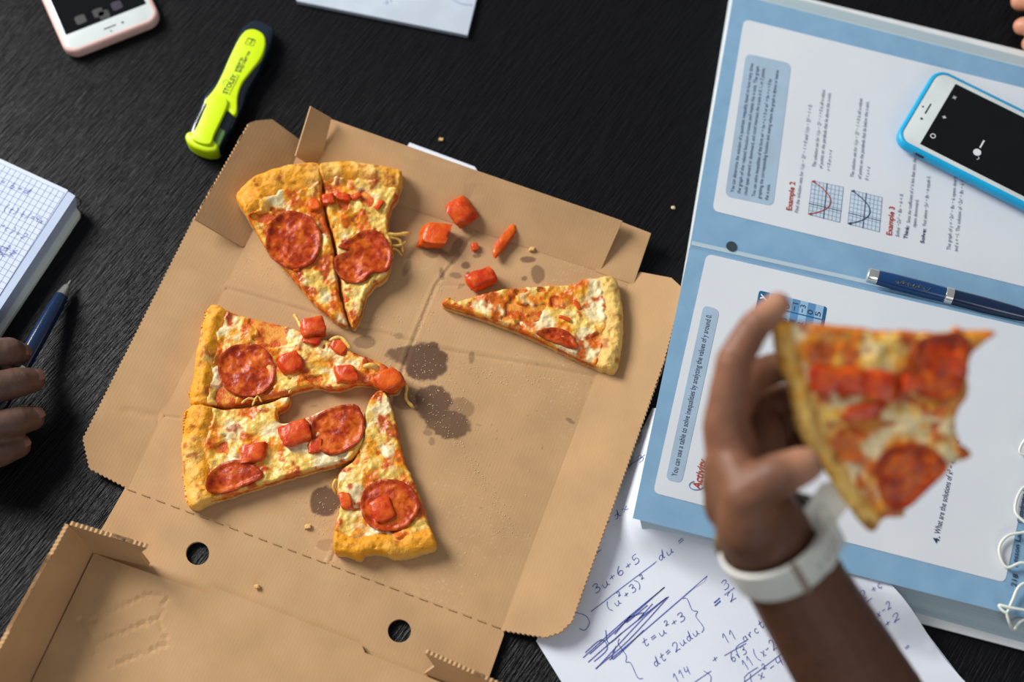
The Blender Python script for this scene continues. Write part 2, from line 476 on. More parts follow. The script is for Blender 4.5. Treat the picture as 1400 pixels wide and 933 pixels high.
arc = lambda cx, cy, rx, ry, a0, a1, n=9: [(cx + rx * math.cos(math.radians(a0 + (a1 - a0) * i / n)), cy + ry * math.sin(math.radians(a0 + (a1 - a0) * i / n))) for i in range(n + 1)]
G = {
 '0': [arc(.25, .5, .24, .5, 90, 450, 14)], '1': [[(.05, .65), (.32, 1), (.3, 0)]],
 '2': [[(.03, .78), (.15, .98), (.4, .98), (.5, .75), (.35, .4), (.0, .02), (.2, .08), (.55, .02)]],
 '3': [[(.03, .92), (.3, 1), (.46, .82), (.36, .62), (.18, .55), (.4, .48), (.5, .28), (.35, .03), (.0, .06)]],
 '4': [[(.12, 1), (.05, .5), (.2, .45), (.5, .5)], [(.48, .95), (.42, .5), (.42, 0)]],
 '5': [[(.52, 1), (.15, .98), (.1, .58), (.36, .62), (.5, .35), (.35, .04), (.0, .06)]],
 '6': [[(.42, 1), (.18, .7), (.03, .28), (.2, 0), (.45, .1), (.45, .38), (.25, .46), (.06, .28)]],
 '7': [[(.0, .95), (.5, 1), (.2, 0)]], '8': [arc(.25, .75, .2, .25, -90, 270, 12) + arc(.25, .25, .25, .25, 90, 450, 12)],
 '9': [arc(.25, .72, .22, .27, 0, 360, 12) + [(.42, .3), (.2, 0)]],
 '+': [[(.02, .42), (.48, .46)], [(.26, .68), (.24, .2)]], '-': [[(.02, .42), (.45, .45)]],
 '=': [[(.0, .55), (.42, .6)], [(.02, .32), (.44, .37)]],
 '(': [[(.3, 1.15), (.08, .75), (.05, .25), (.28, -.15)]], ')': [[(.05, 1.15), (.3, .75), (.28, .25), (.0, -.15)]],
 'u': [[(0, .5), (.02, .12), (.15, 0), (.34, .15), (.42, .5), (.4, .1), (.55, .02)]],
 'd': [[(.38, .42), (.2, .5), (.02, .28), (.1, .02), (.3, .1), (.5, 1.05), (.4, .1), (.55, .03)]],
 't': [[(.28, .95), (.14, .2), (.25, 0), (.42, .12)], [(.0, .58), (.46, .66)]],
 'x': [[(0, .5), (.14, .45), (.28, .04), (.45, .04)], [(.46, .5), (.02, .0)]],
 'a': [arc(.2, .25, .2, .25, 60, 400, 10) + [(.4, .5), (.4, .08), (.52, .02)]],
 'r': [[(.02, .5), (.1, .0), (.14, .35), (.3, .52), (.42, .46)]], 'c': [arc(.24, .25, .22, .26, 50, 310, 9)],
 'v': [[(0, .5), (.16, 0), (.42, .52)]], 'b': [[(.14, 1.05), (.04, .1), (.2, 0), (.42, .2), (.3, .48), (.08, .3)]],
 's': [[(.4, .5), (.1, .45), (.35, .18), (.1, 0), (.0, .08)]], 'y': [[(0, .5), (.1, .15), (.32, .2), (.42, .5), (.25, -.3), (.0, -.42)]],
 'l': [[(.02, .1), (.3, .8), (.22, 1.05), (.1, .7), (.14, .05), (.3, .05)]], 'k': [[(.1, 1), (.05, 0)], [(.4, .55), (.1, .28), (.42, 0)]],
 'f': [[(.42, .95), (.26, 1.05), (.16, -.3), (.05, -.3)], [(.02, .48), (.36, .52)]],
 'n': [[(.02, .5), (.06, 0), (.2, .48), (.38, .4), (.4, .05), (.5, .02)]], 'i': [[(.1, .5), (.12, .04), (.22, .02)]],
 'o': [arc(.2, .25, .2, .25, 90, 450, 10)], 'e': [[(.04, .25), (.36, .3), (.28, .5), (.06, .38), (.1, .03), (.38, .08)]],
 'h': [[(.1, 1), (.04, 0), (.2, .45), (.36, .38), (.36, .0)]], '/': [[(0, -.1), (.4, 1.1)]], ',': [[(.1, .08), (.04, -.18)]],
 '√': [[(0, .4), (.1, .45), (.22, -.05), (.4, 1.15), (1.9, 1.2)]], '∫': [[(.42, 1.3), (.3, 1.4), (.2, .6), (.14, -.2), (.0, -.25)]],
 '{': [[(.35, 2.3), (.15, 2.1), (.2, 1.3), (.0, 1.0), (.2, .8), (.12, -.1), (.35, -.3)]],
 '}': [[(.0, 2.3), (.2, 2.1), (.12, 1.3), (.34, 1.0), (.12, .8), (.18, -.1), (-.05, -.3)]],
}
def handwrite(mb, s, p0, p1, plane, h, w=0.00045, off=0.0002, slant=0.1, seed=0):
    """ballpoint line of writing from pixel p0 to p1; ^ raises the next character"""
    r_ = np.random.default_rng(seed + len(s))
    A, B = plane.at(*p0, off), plane.at(*p1, off)
    b = B - A; L = np.linalg.norm(b); b /= L; up = np.cross(plane.n, b)
    x = 0; items = []; sup = False
    for ch in s:
        if ch == '^': sup = True; continue
        if ch == ' ': x += .4; continue
        sc = .55 if sup else 1
        items.append((ch, x, .7 if sup else 0, sc)); x += sc * .78; sup = False
    tot = max(x - .2, .3); sx = L / tot
    for ch, x0, y0, sc in items:
        jx, jy = r_.uniform(-.04, .04), r_.uniform(-.06, .06)
        for st in G.get(ch, []):
            P = np.array(st, float) * sc
            if len(P) > 2: P = catmull(P, 3, False)
            X = (P[:, 0] + x0 + jx + slant * P[:, 1]) * sx; Y = (P[:, 1] + y0 + jy) * h
            mb.ribbon(A + X[:, None] * b + Y[:, None] * up, w, plane.n)
def scrawl(mb, pts, plane, w=0.00045, off=0.0002, smooth=True):
    P = np.array(pts, float)
    if smooth and len(P) > 2: P = catmull(P, 4, False)
    mb.ribbon([plane.at(*q, off) for q in P], w, plane.n)

# ------------------------------------------------------------------ setting: floor and table
V = [(-3, -2.5, -.76), (3, -2.5, -.76), (3, 3.5, -.76), (-3, 3.5, -.76)]
mb = MB().prism(V, (0, 0, -.05)); mb.build('floor', M['floor'], kind='structure')
tb = thing('table', 'black stained wooden table under everything, with fine diagonal grain', 'table', (0, .42, -.73))
o = MB().prism([(-1.25, -.55, 0), (1.25, -.55, 0), (1.25, 1.35, 0), (-1.25, 1.35, 0)], (0, 0, -.03)).build('table_top', M['table'], tb)
for sx in (-1.17, 1.17):
    for sy in (-.47, 1.27):
        MB().prism([(sx - .03, sy - .03, -.03), (sx + .03, sy - .03, -.03), (sx + .03, sy + .03, -.03), (sx - .03, sy + .03, -.03)], (0, 0, -.73)).build('leg', M['leg'], tb)

# ------------------------------------------------------------------ loose paper
class Draped:
    '''paper that lies on the table and climbs onto the page block of the textbook, under its page'''
    n = np.array([0, 0, 1.])
    foot = np.array([at(*q, .012)[:2] for q in ((955, 480), (900, 700), (1235, 822), (1424, 872), (1510, 470))])
    def z(s, P):
        P = np.atleast_2d(P)[:, :2]
        d = np.where(inside(P, s.foot), -1, 1) * segdist(P, s.foot, True)
        return .0010 + .0268 * sst(.036, -.002, d)
    def at(s, px, py, off=0.0):
        z = .01
        for _ in range(12): z = .5 * z + .5 * float(s.z(at(px, py, z)[None, :])[0])
        p = at(px, py, z); p[2] += off; return p
    def drop(s, V, off): V = np.array(V); V[:, 2] = s.z(V) + off; return V
pl = Draped()
P_sheet = [(733, 877), (893, 556), (1216, 797), (1345, 960), (800, 985)]
ms = thing('paper_sheet', 'white loose sheet of blue handwritten integrals under the pizza box and textbook', 'paper', at(980, 780, 0.0))
_o = resample(np.array([pl.at(*q)[:2] for q in P_sheet]), .006)
_v, _f, _b = tri2d(_o, .006); _z = pl.z(_v); _V, _F = solid(_v, _f, _b, _z, _z - .0003)
mobj('sheet', _V, _F, M['paper'], ms, smooth=True, sharp=60)
mb = MB(); k = 0.0062
handwrite(mb, '3u+6+5', (815, 813), (876, 767), pl, k, seed=1)
scrawl(mb, [(808, 837), (850, 804), (898, 768)], pl)
handwrite(mb, '(u^2+3)^2', (834, 836), (884, 797), pl, k * .95, seed=2)
handwrite(mb, 'du =', (902, 768), (938, 742), pl, k * 1.1, seed=3)
scrawl(mb, [(786, 838), (800, 842), (806, 852), (800, 862), (792, 860)], pl)
for a in ([(797, 900), (850, 852), (903, 808), (896, 814), (806, 895)], [(804, 906), (850, 866), (912, 817), (880, 845), (815, 915)],
          [(814, 915), (860, 875), (914, 816)], [(833, 903), (870, 872), (967, 788)], [(842, 884), (838, 902), (880, 862)],
          [(800, 893), (822, 875), (830, 888), (812, 905)], [(828, 862), (832, 880), (850, 866)], [(858, 846), (880, 838), (872, 848), (892, 826)],
          [(840, 868), (862, 842), (856, 852), (885, 828)]):
    scrawl(mb, a, pl, w=.0006)
handwrite(mb, '{', (868, 928), (880, 919), pl, k * 2.0, seed=4)
handwrite(mb, 't=u^2+3', (882, 886), (939, 846), pl, k, seed=5)
handwrite(mb, 'dt=2udu', (896, 913), (957, 866), pl, k, seed=6)
handwrite(mb, '}', (958, 860), (970, 851), pl, k * 1.7, seed=7)
scrawl(mb, [(976, 825), (984, 818)], pl, w=.0008); scrawl(mb, [(977, 829), (985, 822)], pl, w=.0008)
handwrite(mb, '3', (990, 808), (998, 802), pl, k, seed=8); scrawl(mb, [(990, 814), (1004, 804)], pl); handwrite(mb, '2', (998, 824), (1006, 818), pl, k, seed=9)
handwrite(mb, '11', (993, 882), (1008, 872), pl, k * 1.2, seed=10); scrawl(mb, [(990, 897), (1020, 880)], pl)
handwrite(mb, '6√3', (1001, 906), (1022, 893), pl, k, seed=11)
handwrite(mb, 'arct', (1018, 878), (1046, 857), pl, k, seed=12)
handwrite(mb, '+', (976, 909), (984, 903), pl, k, seed=13)
handwrite(mb, '114', (923, 934), (945, 921), pl, k, seed=14); scrawl(mb, [(935, 943), (972, 918)], pl)
scrawl(mb, [(962, 918), (972, 926), (968, 944)], pl)
handwrite(mb, '11 (x-2', (1020, 917), (1062, 886), pl, k * 1.2, seed=15); scrawl(mb, [(1015, 935), (1070, 893)], pl)
handwrite(mb, '√(x^2-4', (1020, 944), (1072, 908), pl, k * 1.1, seed=16)
handwrite(mb, '2 +c', (1178, 822), (1208, 802), pl, k, seed=17); scrawl(mb, [(1178, 829), (1192, 818)], pl)
handwrite(mb, 'x-2', (1200, 845), (1219, 832), pl, k, seed=18); handwrite(mb, '+2', (1211, 860), (1230, 846), pl, k, seed=19)
handwrite(mb, '=', (1239, 892), (1246, 887), pl, k * .8, seed=20)
handwrite(mb, '=dx', (830, 720), (861, 694), pl, k, seed=21); handwrite(mb, 'u^2+3', (850, 651), (882, 627), pl, k, seed=22)
scrawl(mb, [(856, 640), (882, 622)], pl); scrawl(mb, [(815, 758), (822, 752)], pl)
mb.V = [tuple(p) for p in pl.drop(mb.V, .0003)]
mb.build('handwriting', M['ink'], ms, kind='stuff')

pl2 = flat(0.0045)
ps = thing('paper_sheet', 'white sheet with faint pencilled writing at the top edge, beside the highlighter', 'paper', at(530, 10, 0))
panel('sheet', [(405, 1), (639, 48), (668, -70), (432, -130)], pl2, 0.004, M['paper_shaded'], ps)
mb = MB(); handwrite(mb, 'u)', (528, 6), (538, -2), pl2, .006, seed=30); scrawl(mb, [(618, -2), (630, 5), (646, 7)], pl2, w=.0006); mb.build('handwriting', M['ink_light'], ps, kind='stuff')
panel('paper_slip', [(560, 195), (649, 228), (654, 236), (600, 260), (540, 225)], flat(0.006), 0.0006, M['paper'], None,
      label='small white paper slip peeking out behind the pizza box back wall', cat='paper')

# ------------------------------------------------------------------ pizza box
TC = s2l(195, 156, 113)
BL, BR, TR, TL = (170, 667), (689, 861), (864, 386), (388, 227)
ZB = 0.0042
box = thing('pizza_box', 'open brown cardboard pizza box with flattened flaps and greasy base', 'pizza box', at(520, 540, 0.0))
c4 = [at(*q, ZB) for q in (BL, BR, TR, TL)]
NG = 330
uu, vv = np.meshgrid(np.linspace(0, 1, NG), np.linspace(0, 1, NG))
u, v = uu.ravel()[:, None], vv.ravel()[:, None]
PB = c4[0] * (1 - u) * (1 - v) + c4[1] * u * (1 - v) + c4[2] * u * v + c4[3] * (1 - u) * v
W2 = lambda *q: np.array([at(*p, ZB)[:2] for p in q])
z = np.zeros(len(PB))
def groove(P, line, w, d):
    return -d * np.exp(-(segdist(P, W2(*line)) / w) ** 2)
z += groove(PB, [(652, 315), (596, 390), (560, 480), (505, 640), (452, 770)], .0014, .0006)
z -= groove(PB, [(648, 318), (592, 390), (554, 480), (500, 640), (447, 770)], .0018, .0004)
z += groove(PB, [(300, 392), (440, 432), (600, 478), (760, 505), (860, 525)], .0013, .0006)
z -= groove(PB, [(302, 386), (440, 426), (600, 471), (760, 498), (860, 518)], .0018, .0004)
z += groove(PB, [(200, 566), (246, 572)], .001, .0006) + groove(PB, [(600, 390), (690, 392)], .001, .0003)
z += .0006 * (fbm(PB, 14, 5) - .5)
PB[:, 2] += z
# grease marks: list of (px, py, rx, ry, angle, strength)
stains = [(583, 494, 30, 29, 0, .9), (556, 487, 26, 14, 10, .75), (592, 552, 28, 26, 30, .85), (612, 578, 36, 20, 15, .8), (556, 545, 22, 16, 0, .5),
          (445, 686, 22, 21, 0, .85), (497, 468, 15, 9, 0, .5), (735, 375, 9, 12, 0, .6), (722, 355, 10, 4, 0, .7), (717, 381, 5, 4, 0, .6),
          (625, 342, 9, 22, 30, .45), (637, 363, 6, 5, 0, .7), (652, 350, 6, 3, 0, .6), (610, 350, 14, 5, 40, .6), (604, 375, 4, 9, -10, .55),
          (623, 377, 9, 4, 10, .5), (588, 340, 10, 14, -40, .5), (645, 489, 4, 9, 0, .45), (556, 366, 5, 12, 20, .35), (675, 310, 7, 3, 20, .6),
          (590, 604, 4, 6, 0, .4), (585, 592, 7, 5, 0, .4), (660, 300, 5, 3, 0, .5), (449, 745, 16, 9, 0, .25), (780, 576, 8, 3, 30, .5),
          (310, 720, 6, 4, 0, .2), (545, 460, 7, 5, 0, .3), (628, 560, 20, 16, 0, .4), (640, 378, 4, 7, 0, .7), (700, 440, 6, 3, 40, .3)]
st = np.zeros(len(PB))
wob = (fbm(PB, 90, 11) - .5) * .9 + (fbm(PB, 350, 12) - .5) * .35
for (sx, sy, rx, ry, an, k_) in stains:
    c_ = at(sx, sy, ZB); ex = at(sx + 1, sy, ZB) - c_; ey = at(sx, sy + 1, ZB) - c_
    dx = (PB[:, 0] - c_[0]) / ex[0]; dy = (PB[:, 1] - c_[1]) / ey[1]
    ca, sa = math.cos(math.radians(an)), math.sin(math.radians(an))
    a_, b_ = (dx * ca + dy * sa) / rx, (-dx * sa + dy * ca) / ry
    q = np.sqrt(a_ ** 2 + b_ ** 2) + wob * .7
    st = np.maximum(st, k_ * sst(1.06, .88, q))
spots = vnoise(PB, 260, 21); st = np.maximum(st, .35 * sst(.93, .97, spots) * sst(.5, .7, fbm(PB, 25, 4)))
tint = TC[None, :] * (.93 + .12 * fbm(PB, 40, 2))[:, None]
dust = sst(.75, .95, vnoise(PB, 900, 8)) * sst(.45, .7, fbm(PB, 22, 9)) * .35
tint = mixc(tint, s2l(232, 214, 180)[None, :], dust)
tint = mixc(tint, s2l(88, 62, 50)[None, :], st)
N2 = NG * NG
Fq = [[j * NG + i, j * NG + i + 1, (j + 1) * NG + i + 1, (j + 1) * NG + i] for j in range(NG - 1) for i in range(NG - 1)]
rim = [i for i in range(NG)] + [j * NG + NG - 1 for j in range(1, NG)] + [(NG - 1) * NG + i for i in range(NG - 2, -1, -1)] + [j * NG for j in range(NG - 2, 0, -1)]
Vall = np.concatenate([PB, np.column_stack([PB[rim][:, :2], np.full(len(rim), .0014)])])
nr = len(rim)
Fq += [[rim[i], rim[(i + 1) % nr], N2 + (i + 1) % nr, N2 + i] for i in range(nr)] + [[N2 + i for i in range(nr)]]
mobj('base_panel', Vall, Fq, M['card'], box, tint=np.concatenate([tint, np.tile(TC, (nr, 1))]), smooth=True, sharp=50)

# left flap: lower part nearly flat, upper part bent up
plL = plane3((170, 667, .0046), (330, 340, .0046), (113, 600, .012))
panel('side_flap', [(176, 669), (122, 641), (113, 600), (265, 298), (335, 340)], plL, .0028, M['card'], box, TC, wav=(0, 1, 2), res=.0028, smooth=True, sharp=50,
      warp=lambda W: sum(-.0009 * np.exp(-(segdist(W, np.array([plL.at(*p)[:2] for p in ln])) / .0018) ** 2) for ln in ([(242, 345), (306, 388)], [(170, 561), (222, 572)])))
plLu = plane3((332, 339, .0050), (388, 227, .0050), (343, 168, .027))
panel('side_flap_end', [(266, 299), (341, 168), (350, 165), (372, 163), (415, 195), (424, 216), (396, 296), (354, 321), (332, 338)], plLu, .0028, M['card'], box, TC, wav=(0,), res=.012)
# back wall leaning outwards with its end tabs
plB = plane3((388, 227, .0046), (864, 386, .0046), (440, 158, .030))
plB2 = plane3((388, 227, .0046), (864, 386, .0046), (890, 318, .019))
panel('back_wall', [(398, 232), (428, 154), (654, 234), (851, 302), (820, 372), (640, 312)], plane3((412, 236, .0046), (816, 370, .0046), (640, 229, .026)), .0028, M['card'], box, TC * .97, res=.01,
      warp=lambda W: -.0006 * np.exp(-(segdist(W, np.array([at(655, 234, .026)[:2], at(632, 300, .006)[:2]])) / .0012) ** 2))
panel('corner_tab', [(404, 214), (425, 146), (453, 162), (438, 226), (420, 224)], plane3((404, 214, .020), (425, 146, .046), (442, 215, .012)), .0028, M['card'], box, TC)
panel('corner_tab', [(814, 371), (846, 302), (890, 319), (866, 389)], plane3((819, 371, .0050), (866, 387, .0050), (890, 319, .015)), .0028, M['card'], box, TC)
# right flap, outer edge lifted
plR = plane3((864, 386, .0046), (689, 861, .0046), (850, 640, .013))
panel('side_flap', [(861, 386), (875, 372), (918, 380), (934, 394), (908, 494), (782, 850), (766, 865), (745, 872), (685, 862)], plR, .0028, M['card'], box, TC * 1.03, wav=(3, 4, 5, 6, 7), res=.012)
# front strip with two finger holes
def circ(cx, cy, rx, ry, n=28): return [(cx + rx * math.cos(2 * math.pi * i / n), cy + ry * math.sin(2 * math.pi * i / n)) for i in range(n)]
plF = flat(.0041)
panel('hinge_strip', [(173, 664), (430, 759), (687, 857), (689, 868), (655, 965), (380, 856), (118, 760)], plF, .0028, M['card'], box, TC,
      holes=[circ(270, 757, 16, 16), circ(546, 863, 16, 16)], res=.012)
# dashed score along the front crease
for i in range(26):
    t0 = (i + .15) / 26; t1 = (i + .72) / 26
    a = np.array(BL) * (1 - t0) + np.array(BR) * t0; b_ = np.array(BL) * (1 - t1) + np.array(BR) * t1
    if i % 1 == 0:
        MB().prism([at(a[0], a[1] - .7, .0046), at(b_[0], b_[1] - .7, .0046), at(b_[0], b_[1] + .7, .0051), at(a[0], a[1] + .7, .0051)], (0, 0, -.0012)).build('score_cut', M['card'], box, tint=np.tile(TC * .8, (8, 1)))
# lid
lid = thing('lid', None, None, (0, 0, 0)); lid.parent = None
plD = flat(.0082)
lidpx = [(128, 757), (282, 811), (292, 803), (494, 881), (499, 893), (640, 948), (560, 1190), (-120, 1040), (-60, 1130)]
def lidwarp(W):
    z = np.zeros(len(W))
    for ln in ([(126, 882), (216, 845), (229, 818), (205, 812)], [(216, 845), (232, 880), (150, 912)], [(108, 845), (126, 882), (130, 900)], [(126, 850), (205, 811)]):
        z += -.0011 * np.exp(-(segdist(W, np.array([plD.at(*p)[:2] for p in ln])) / .0011) ** 2)
    return z
bpy.data.objects.remove(lid)
w0, w1 = np.array([126., 757.]), np.array([42., 933.])
dirp = w1 - w0
far = w0 + dirp * 2.1
lid = panel('lid_panel', [(128, 757), (282, 811), (292, 803), (494, 881), (499, 893), (640, 948), (540, 1260), tuple(far)], plD, .0028, M['card'], box, TC * .98, res=.0035, warp=lidwarp)
t0, t1 = np.array([94., 718.]), np.array([0., 888.])
tfar = t0 + (t1 - t0) * 2.25
plW = plane3((126, 757, .0070), (42, 933, .0070), (94, 718, .047))
panel('lid_wall', [(131, 760), (94, 718), tuple(tfar), tuple(far + np.array([6, 2]))], plW, .0032, M['card'], lid, TC, wav=(1,))
plT = plane3((127, 757, .0070), (203, 775, .0070), (94, 718, .047))
panel('tuck_tab', [(127, 757), (95, 718), (201, 750), (190, 758), (203, 775)], plT, .0032, M['card'], lid, TC * .95, wav=(1,))
plT2 = plane3((580, 922, .0060), (640, 946, .0060), (581, 893, .030))
panel('tuck_tab', [(580, 922), (594, 912), (581, 893), (700, 946), (730, 985), (660, 953)], plT2, .0032, M['card'], lid, TC, wav=(2,))
tw = plane3((660, 955, .0036), (560, 1230, .0036), (735, 962, .044))
panel('lid_wall', [(650, 955), (730, 948), (640, 1250), (560, 1230)], tw, .0032, M['card'], lid, TC)

# ------------------------------------------------------------------ pizza
class Frame:
    def __init__(s, o, ex, ey, ez): s.o, s.ex, s.ey, s.ez = map(np.array, (o, ex, ey, ez)); s.pl = Plane(o, ez)
    def loc(s, px, py, h):
        d = ray(px, py); t = ((s.o + s.ez * h - CAM) @ s.ez) / (d @ s.ez)
        q = CAM + d * t - s.o
        return np.array([q @ s.ex, q @ s.ey])
    def wld(s, V):
        V = np.asarray(V); return s.o + V[:, :1] * s.ex + V[:, 1:2] * s.ey + V[:, 2:3] * s.ez
TABLE = Frame((0, 0, ZB + .0006), (1., 0, 0), (0, 1., 0), (0, 0, 1.))

def chunk(size, seed, frame, pos, mat, parent=None, name='tomato_chunk', rz=0, **kw):
    """irregular soft-edged cube of tomato, sits with its base at pos"""
    bm = bmesh.new(); bmesh.ops.create_cube(bm, size=1)
    bmesh.ops.subdivide_edges(bm, edges=bm.edges[:], cuts=6, use_grid_fill=True)
    V = np.array([v.co[:] for v in bm.verts]); Fc = [[v.index for v in f.verts] for f in bm.faces]; bm.free()
    sph = V / np.linalg.norm(V, axis=1)[:, None] * .62
    V = V * .60 + sph * .40
    r_ = np.random.default_rng(seed)
    V[:, 0] += r_.uniform(-.25, .25) * V[:, 2] + r_.uniform(-.2, .2) * V[:, 1]
    V[:, 1] += r_.uniform(-.2, .2) * V[:, 0]
    V *= (1 + .5 * (fbm(V + seed, 2.6, seed) - .5))[:, None]
    c, s_ = math.cos(rz), math.sin(rz)
    V = V * np.array(size)
    V = np.column_stack([V[:, 0] * c - V[:, 1] * s_, V[:, 0] * s_ + V[:, 1] * c, V[:, 2]])
    V[:, 2] -= V[:, 2].min()
    V += np.array(pos)
    return mobj(name, frame.wld(V), Fc, mat, parent, smooth=True, sharp=75, **kw)

def pizza_slice(label, outline, crust, frame=TABLE, hpx=.012, crust_w=.016, T=.0085, bulge=.007, seed=0, peps=(), toms=(), strings=(),
                pale=0.14, res=.0011, group='pizza slices', cover=.30, name='pizza_slice', lift=None, whiteness=.4):
    O = np.array([frame.loc(px, py, hpx) for px, py in outline])
    O = resample(catmull(O, 5), .0011)
    # ragged edge
    nrm = np.roll(O, -1, 0) - np.roll(O, 1, 0); nrm = np.column_stack([nrm[:, 1], -nrm[:, 0]]); nrm /= np.linalg.norm(nrm, axis=1)[:, None] + 1e-12
    O = O + nrm * ((fbm(O, 250, seed + 3) - .5) * .0016)[:, None]
    CR = np.array([frame.loc(px, py, hpx) for px, py in crust])
    v, f, bd = tri2d(O, res, seed=seed)
    root = thing(name, label, 'pizza', frame.wld(np.array([[*v.mean(0), 0]]))[0], group)
    d = segdist(v, O[::2], True); dc = segdist(v, catmull(CR, 4, False))
    def lowf(P):
        return (fbm(P, 55, seed + 1) - .5) * .0045
    def lift_f(P):
        return 0 if lift is None else lift(P)
    def dough_h(P, d, dc):
        m = sst(crust_w * 1.25, crust_w * .55, dc)
        h = T + lowf(P) + m * bulge * (.85 + .5 * (fbm(P, 90, seed + 5) - .5))
        edge = np.sqrt(np.clip(1 - (1 - np.clip(d / .0022, 0, 1)) ** 2, 0, 1)); h = h * (.72 + .28 * edge)
        ce = np.sqrt(np.clip(1 - (1 - np.clip(dc / .009, 0, 1)) ** 2, 0, 1)); h = np.where(dc < .009, h * (.42 + .58 * ce), h)
        pit = sst(.72, .9, fbm(P, 210, seed + 6, 2)) * .0012 * m
        return h - pit + ((fbm(P, 300, seed + 12, 2) - .5) * .0016 + (fbm(P, 130, seed + 13, 2) - .5) * .0022) * m * sst(0, .006, dc)
    h = dough_h(v, d, dc)
    V, Fc = solid(v, f, bd, h + lift_f(v), np.zeros(len(v)) + (.8 * lift_f(v)))
    m = sst(crust_w * 1.2, crust_w * .8, dc)
    n1 = fbm(v, 70, seed + 7); n2 = fbm(v, 220, seed + 8); n3 = fbm(v, 25, seed + 9)
    gold, palec, brown, sauce, sidec = s2l(238, 160, 30), s2l(242, 198, 108), s2l(176, 88, 18), s2l(206, 84, 18), s2l(222, 182, 118)
    cr = mixc(np.tile(gold, (len(v), 1)), palec, np.clip(sst(.62 - pale, .95 - pale, n1 * .6 + n3 * .4), 0, 1))
    cr = mixc(cr, brown, .85 * sst(.55, .70, n2 * .55 + n1 * .45)); cr = mixc(cr, palec, .6 * sst(.6, .9, 1 - dc / .006) * sst(.35, .6, n1))
    ins = mixc(np.tile(sauce, (len(v), 1)), s2l(232, 150, 50), sst(.4, .65, n2))
    tt = mixc(ins, cr, m)
    tb_ = np.tile(sidec, (len(v), 1)) * (.85 + .3 * n2)[:, None]
    mobj('crust', frame.wld(V), Fc, M['dough'], root, smooth=True, sharp=55, tint=np.concatenate([tt, tb_]))
    # cheese: lumpy layer that runs out before the rim and is torn open in places
    cov = fbm(v, 60, seed + 21, 3)
    hole = 1 - sst(cover - .05, cover + .03, cov)
    def cheese_c(v, d, dc, hole):
        return np.minimum.reduce([(dc - crust_w * (.85 + .5 * (fbm(v, 110, seed + 22) - .5))) / .0035, (d - .0002) / .0014, 1 - 1.5 * hole])
    c = cheese_c(v, d, dc, hole)
    lum = (fbm(v, 150, seed + 23) - .5) * .0034 + (fbm(v, 420, seed + 24, 2) - .5) * .0013
    ch = h + (.0024 + lum) * sst(0, 1, c) - .0007
    keep = [t for t in f if max(c[t[0]], c[t[1]], c[t[2]]) > 0]
    idx = sorted({i for t in keep for i in t}); mp = {i: k for k, i in enumerate(idx)}
    kf = [[mp[i] for i in t] for t in keep]
    cnt = {(t[i], t[(i + 1) % 3]) for t in kf for i in range(3)}
    bd2 = [e for e in cnt if (e[1], e[0]) not in cnt]
    vi = v[idx]; lf = lift_f(vi)
    Vc, Fcc = solid(vi, kf, bd2, ch[idx] + lf, h[idx] - .0022 + lf)
    a1 = fbm(v, 75, seed + 31); a2 = fbm(v, 150, seed + 32); a3 = fbm(v, 45, seed + 33)
    cream, yel, oran, brn, wht = s2l(244, 200, 98), s2l(240, 158, 30), s2l(222, 104, 14), s2l(184, 74, 12), s2l(244, 222, 172)
    cc = mixc(np.tile(yel, (len(v), 1)), cream, sst(.42, .64, a1 + (whiteness - .4) * .4))
    cc = mixc(cc, wht, .9 * sst(.53, .64, a3 * .6 + a1 * .4 + (whiteness - .4) * .4))
    cc = mixc(cc, oran, .95 * sst(.48, .60, a2 * .55 + (1 - a1) * .45)); cc = mixc(cc, brn, .8 * sst(.60, .72, a2))
    cc = mixc(cc, oran, .7 * sst(.5, -.2, c)); cc = cc[idx]
    if len(kf): mobj('cheese_topping', frame.wld(Vc), Fcc, M['cheese'], root, smooth=True, sharp=70, tint=np.concatenate([cc, cc]))
    def surf(P):
        d_ = segdist(P, O[::3], True); dc_ = segdist(P, catmull(CR, 4, False))
        m_ = sst(crust_w * 1.25, crust_w * .55, dc_)
        return T + lowf(P) + m_ * bulge * .85 + .0016 + lift_f(P)
    for i, pp in enumerate(peps):
        Q = np.array([frame.loc(px, py, hpx) for px, py in pp])
        Q = resample(catmull(Q, 5), .0012)
        Q = Q + (fbm(Q, 200, seed + 41 + i)[:, None] - .5) * .0012
        pv, pf, pb = tri2d(Q, .0012, seed=i)
        pd = segdist(pv, Q, True)
        zt = surf(pv) + .0015 + .0016 * sst(.004, .0006, pd) - .0009 * sst(.002, 0, pd) + (fbm(pv, 120, seed + 42) - .5) * .0018 + (fbm(pv, 400, seed + 45, 2) - .5) * .0007
        PV, PF = solid(pv, pf, pb, zt, zt - .0022)
        b1 = fbm(pv, 160, seed + 43 + i); b2 = fbm(pv, 420, seed + 44 + i)
        pc = mixc(np.tile(s2l(188, 62, 12), (len(pv), 1)), s2l(214, 102, 26), sst(.42, .68, b1 * .6 + b2 * .4))
        pc = mixc(pc, s2l(140, 38, 10), .8 * sst(.52, .70, 1 - b2 * .5 - b1 * .5 + .02)); pc = mixc(pc, s2l(150, 48, 16), .55 * sst(.003, .0005, pd))
        mobj('pepperoni', frame.wld(PV), PF, M['pepperoni'], root, smooth=True, sharp=60, tint=np.concatenate([pc, pc * .8]))
    for i, (px, py, w_, l_, hh, rz, kind) in enumerate(toms):
        q = frame.loc(px, py, hpx + .004)
        z0 = float(np.ravel(surf(q[None, :]))[0])
        chunk((w_ * .9, l_ * .9, hh * .85), seed * 7 + i, frame, (*q, z0 - hh * .38), M['tomato_orange' if kind else 'tomato'], root, name='tomato_cube', rz=math.radians(rz))
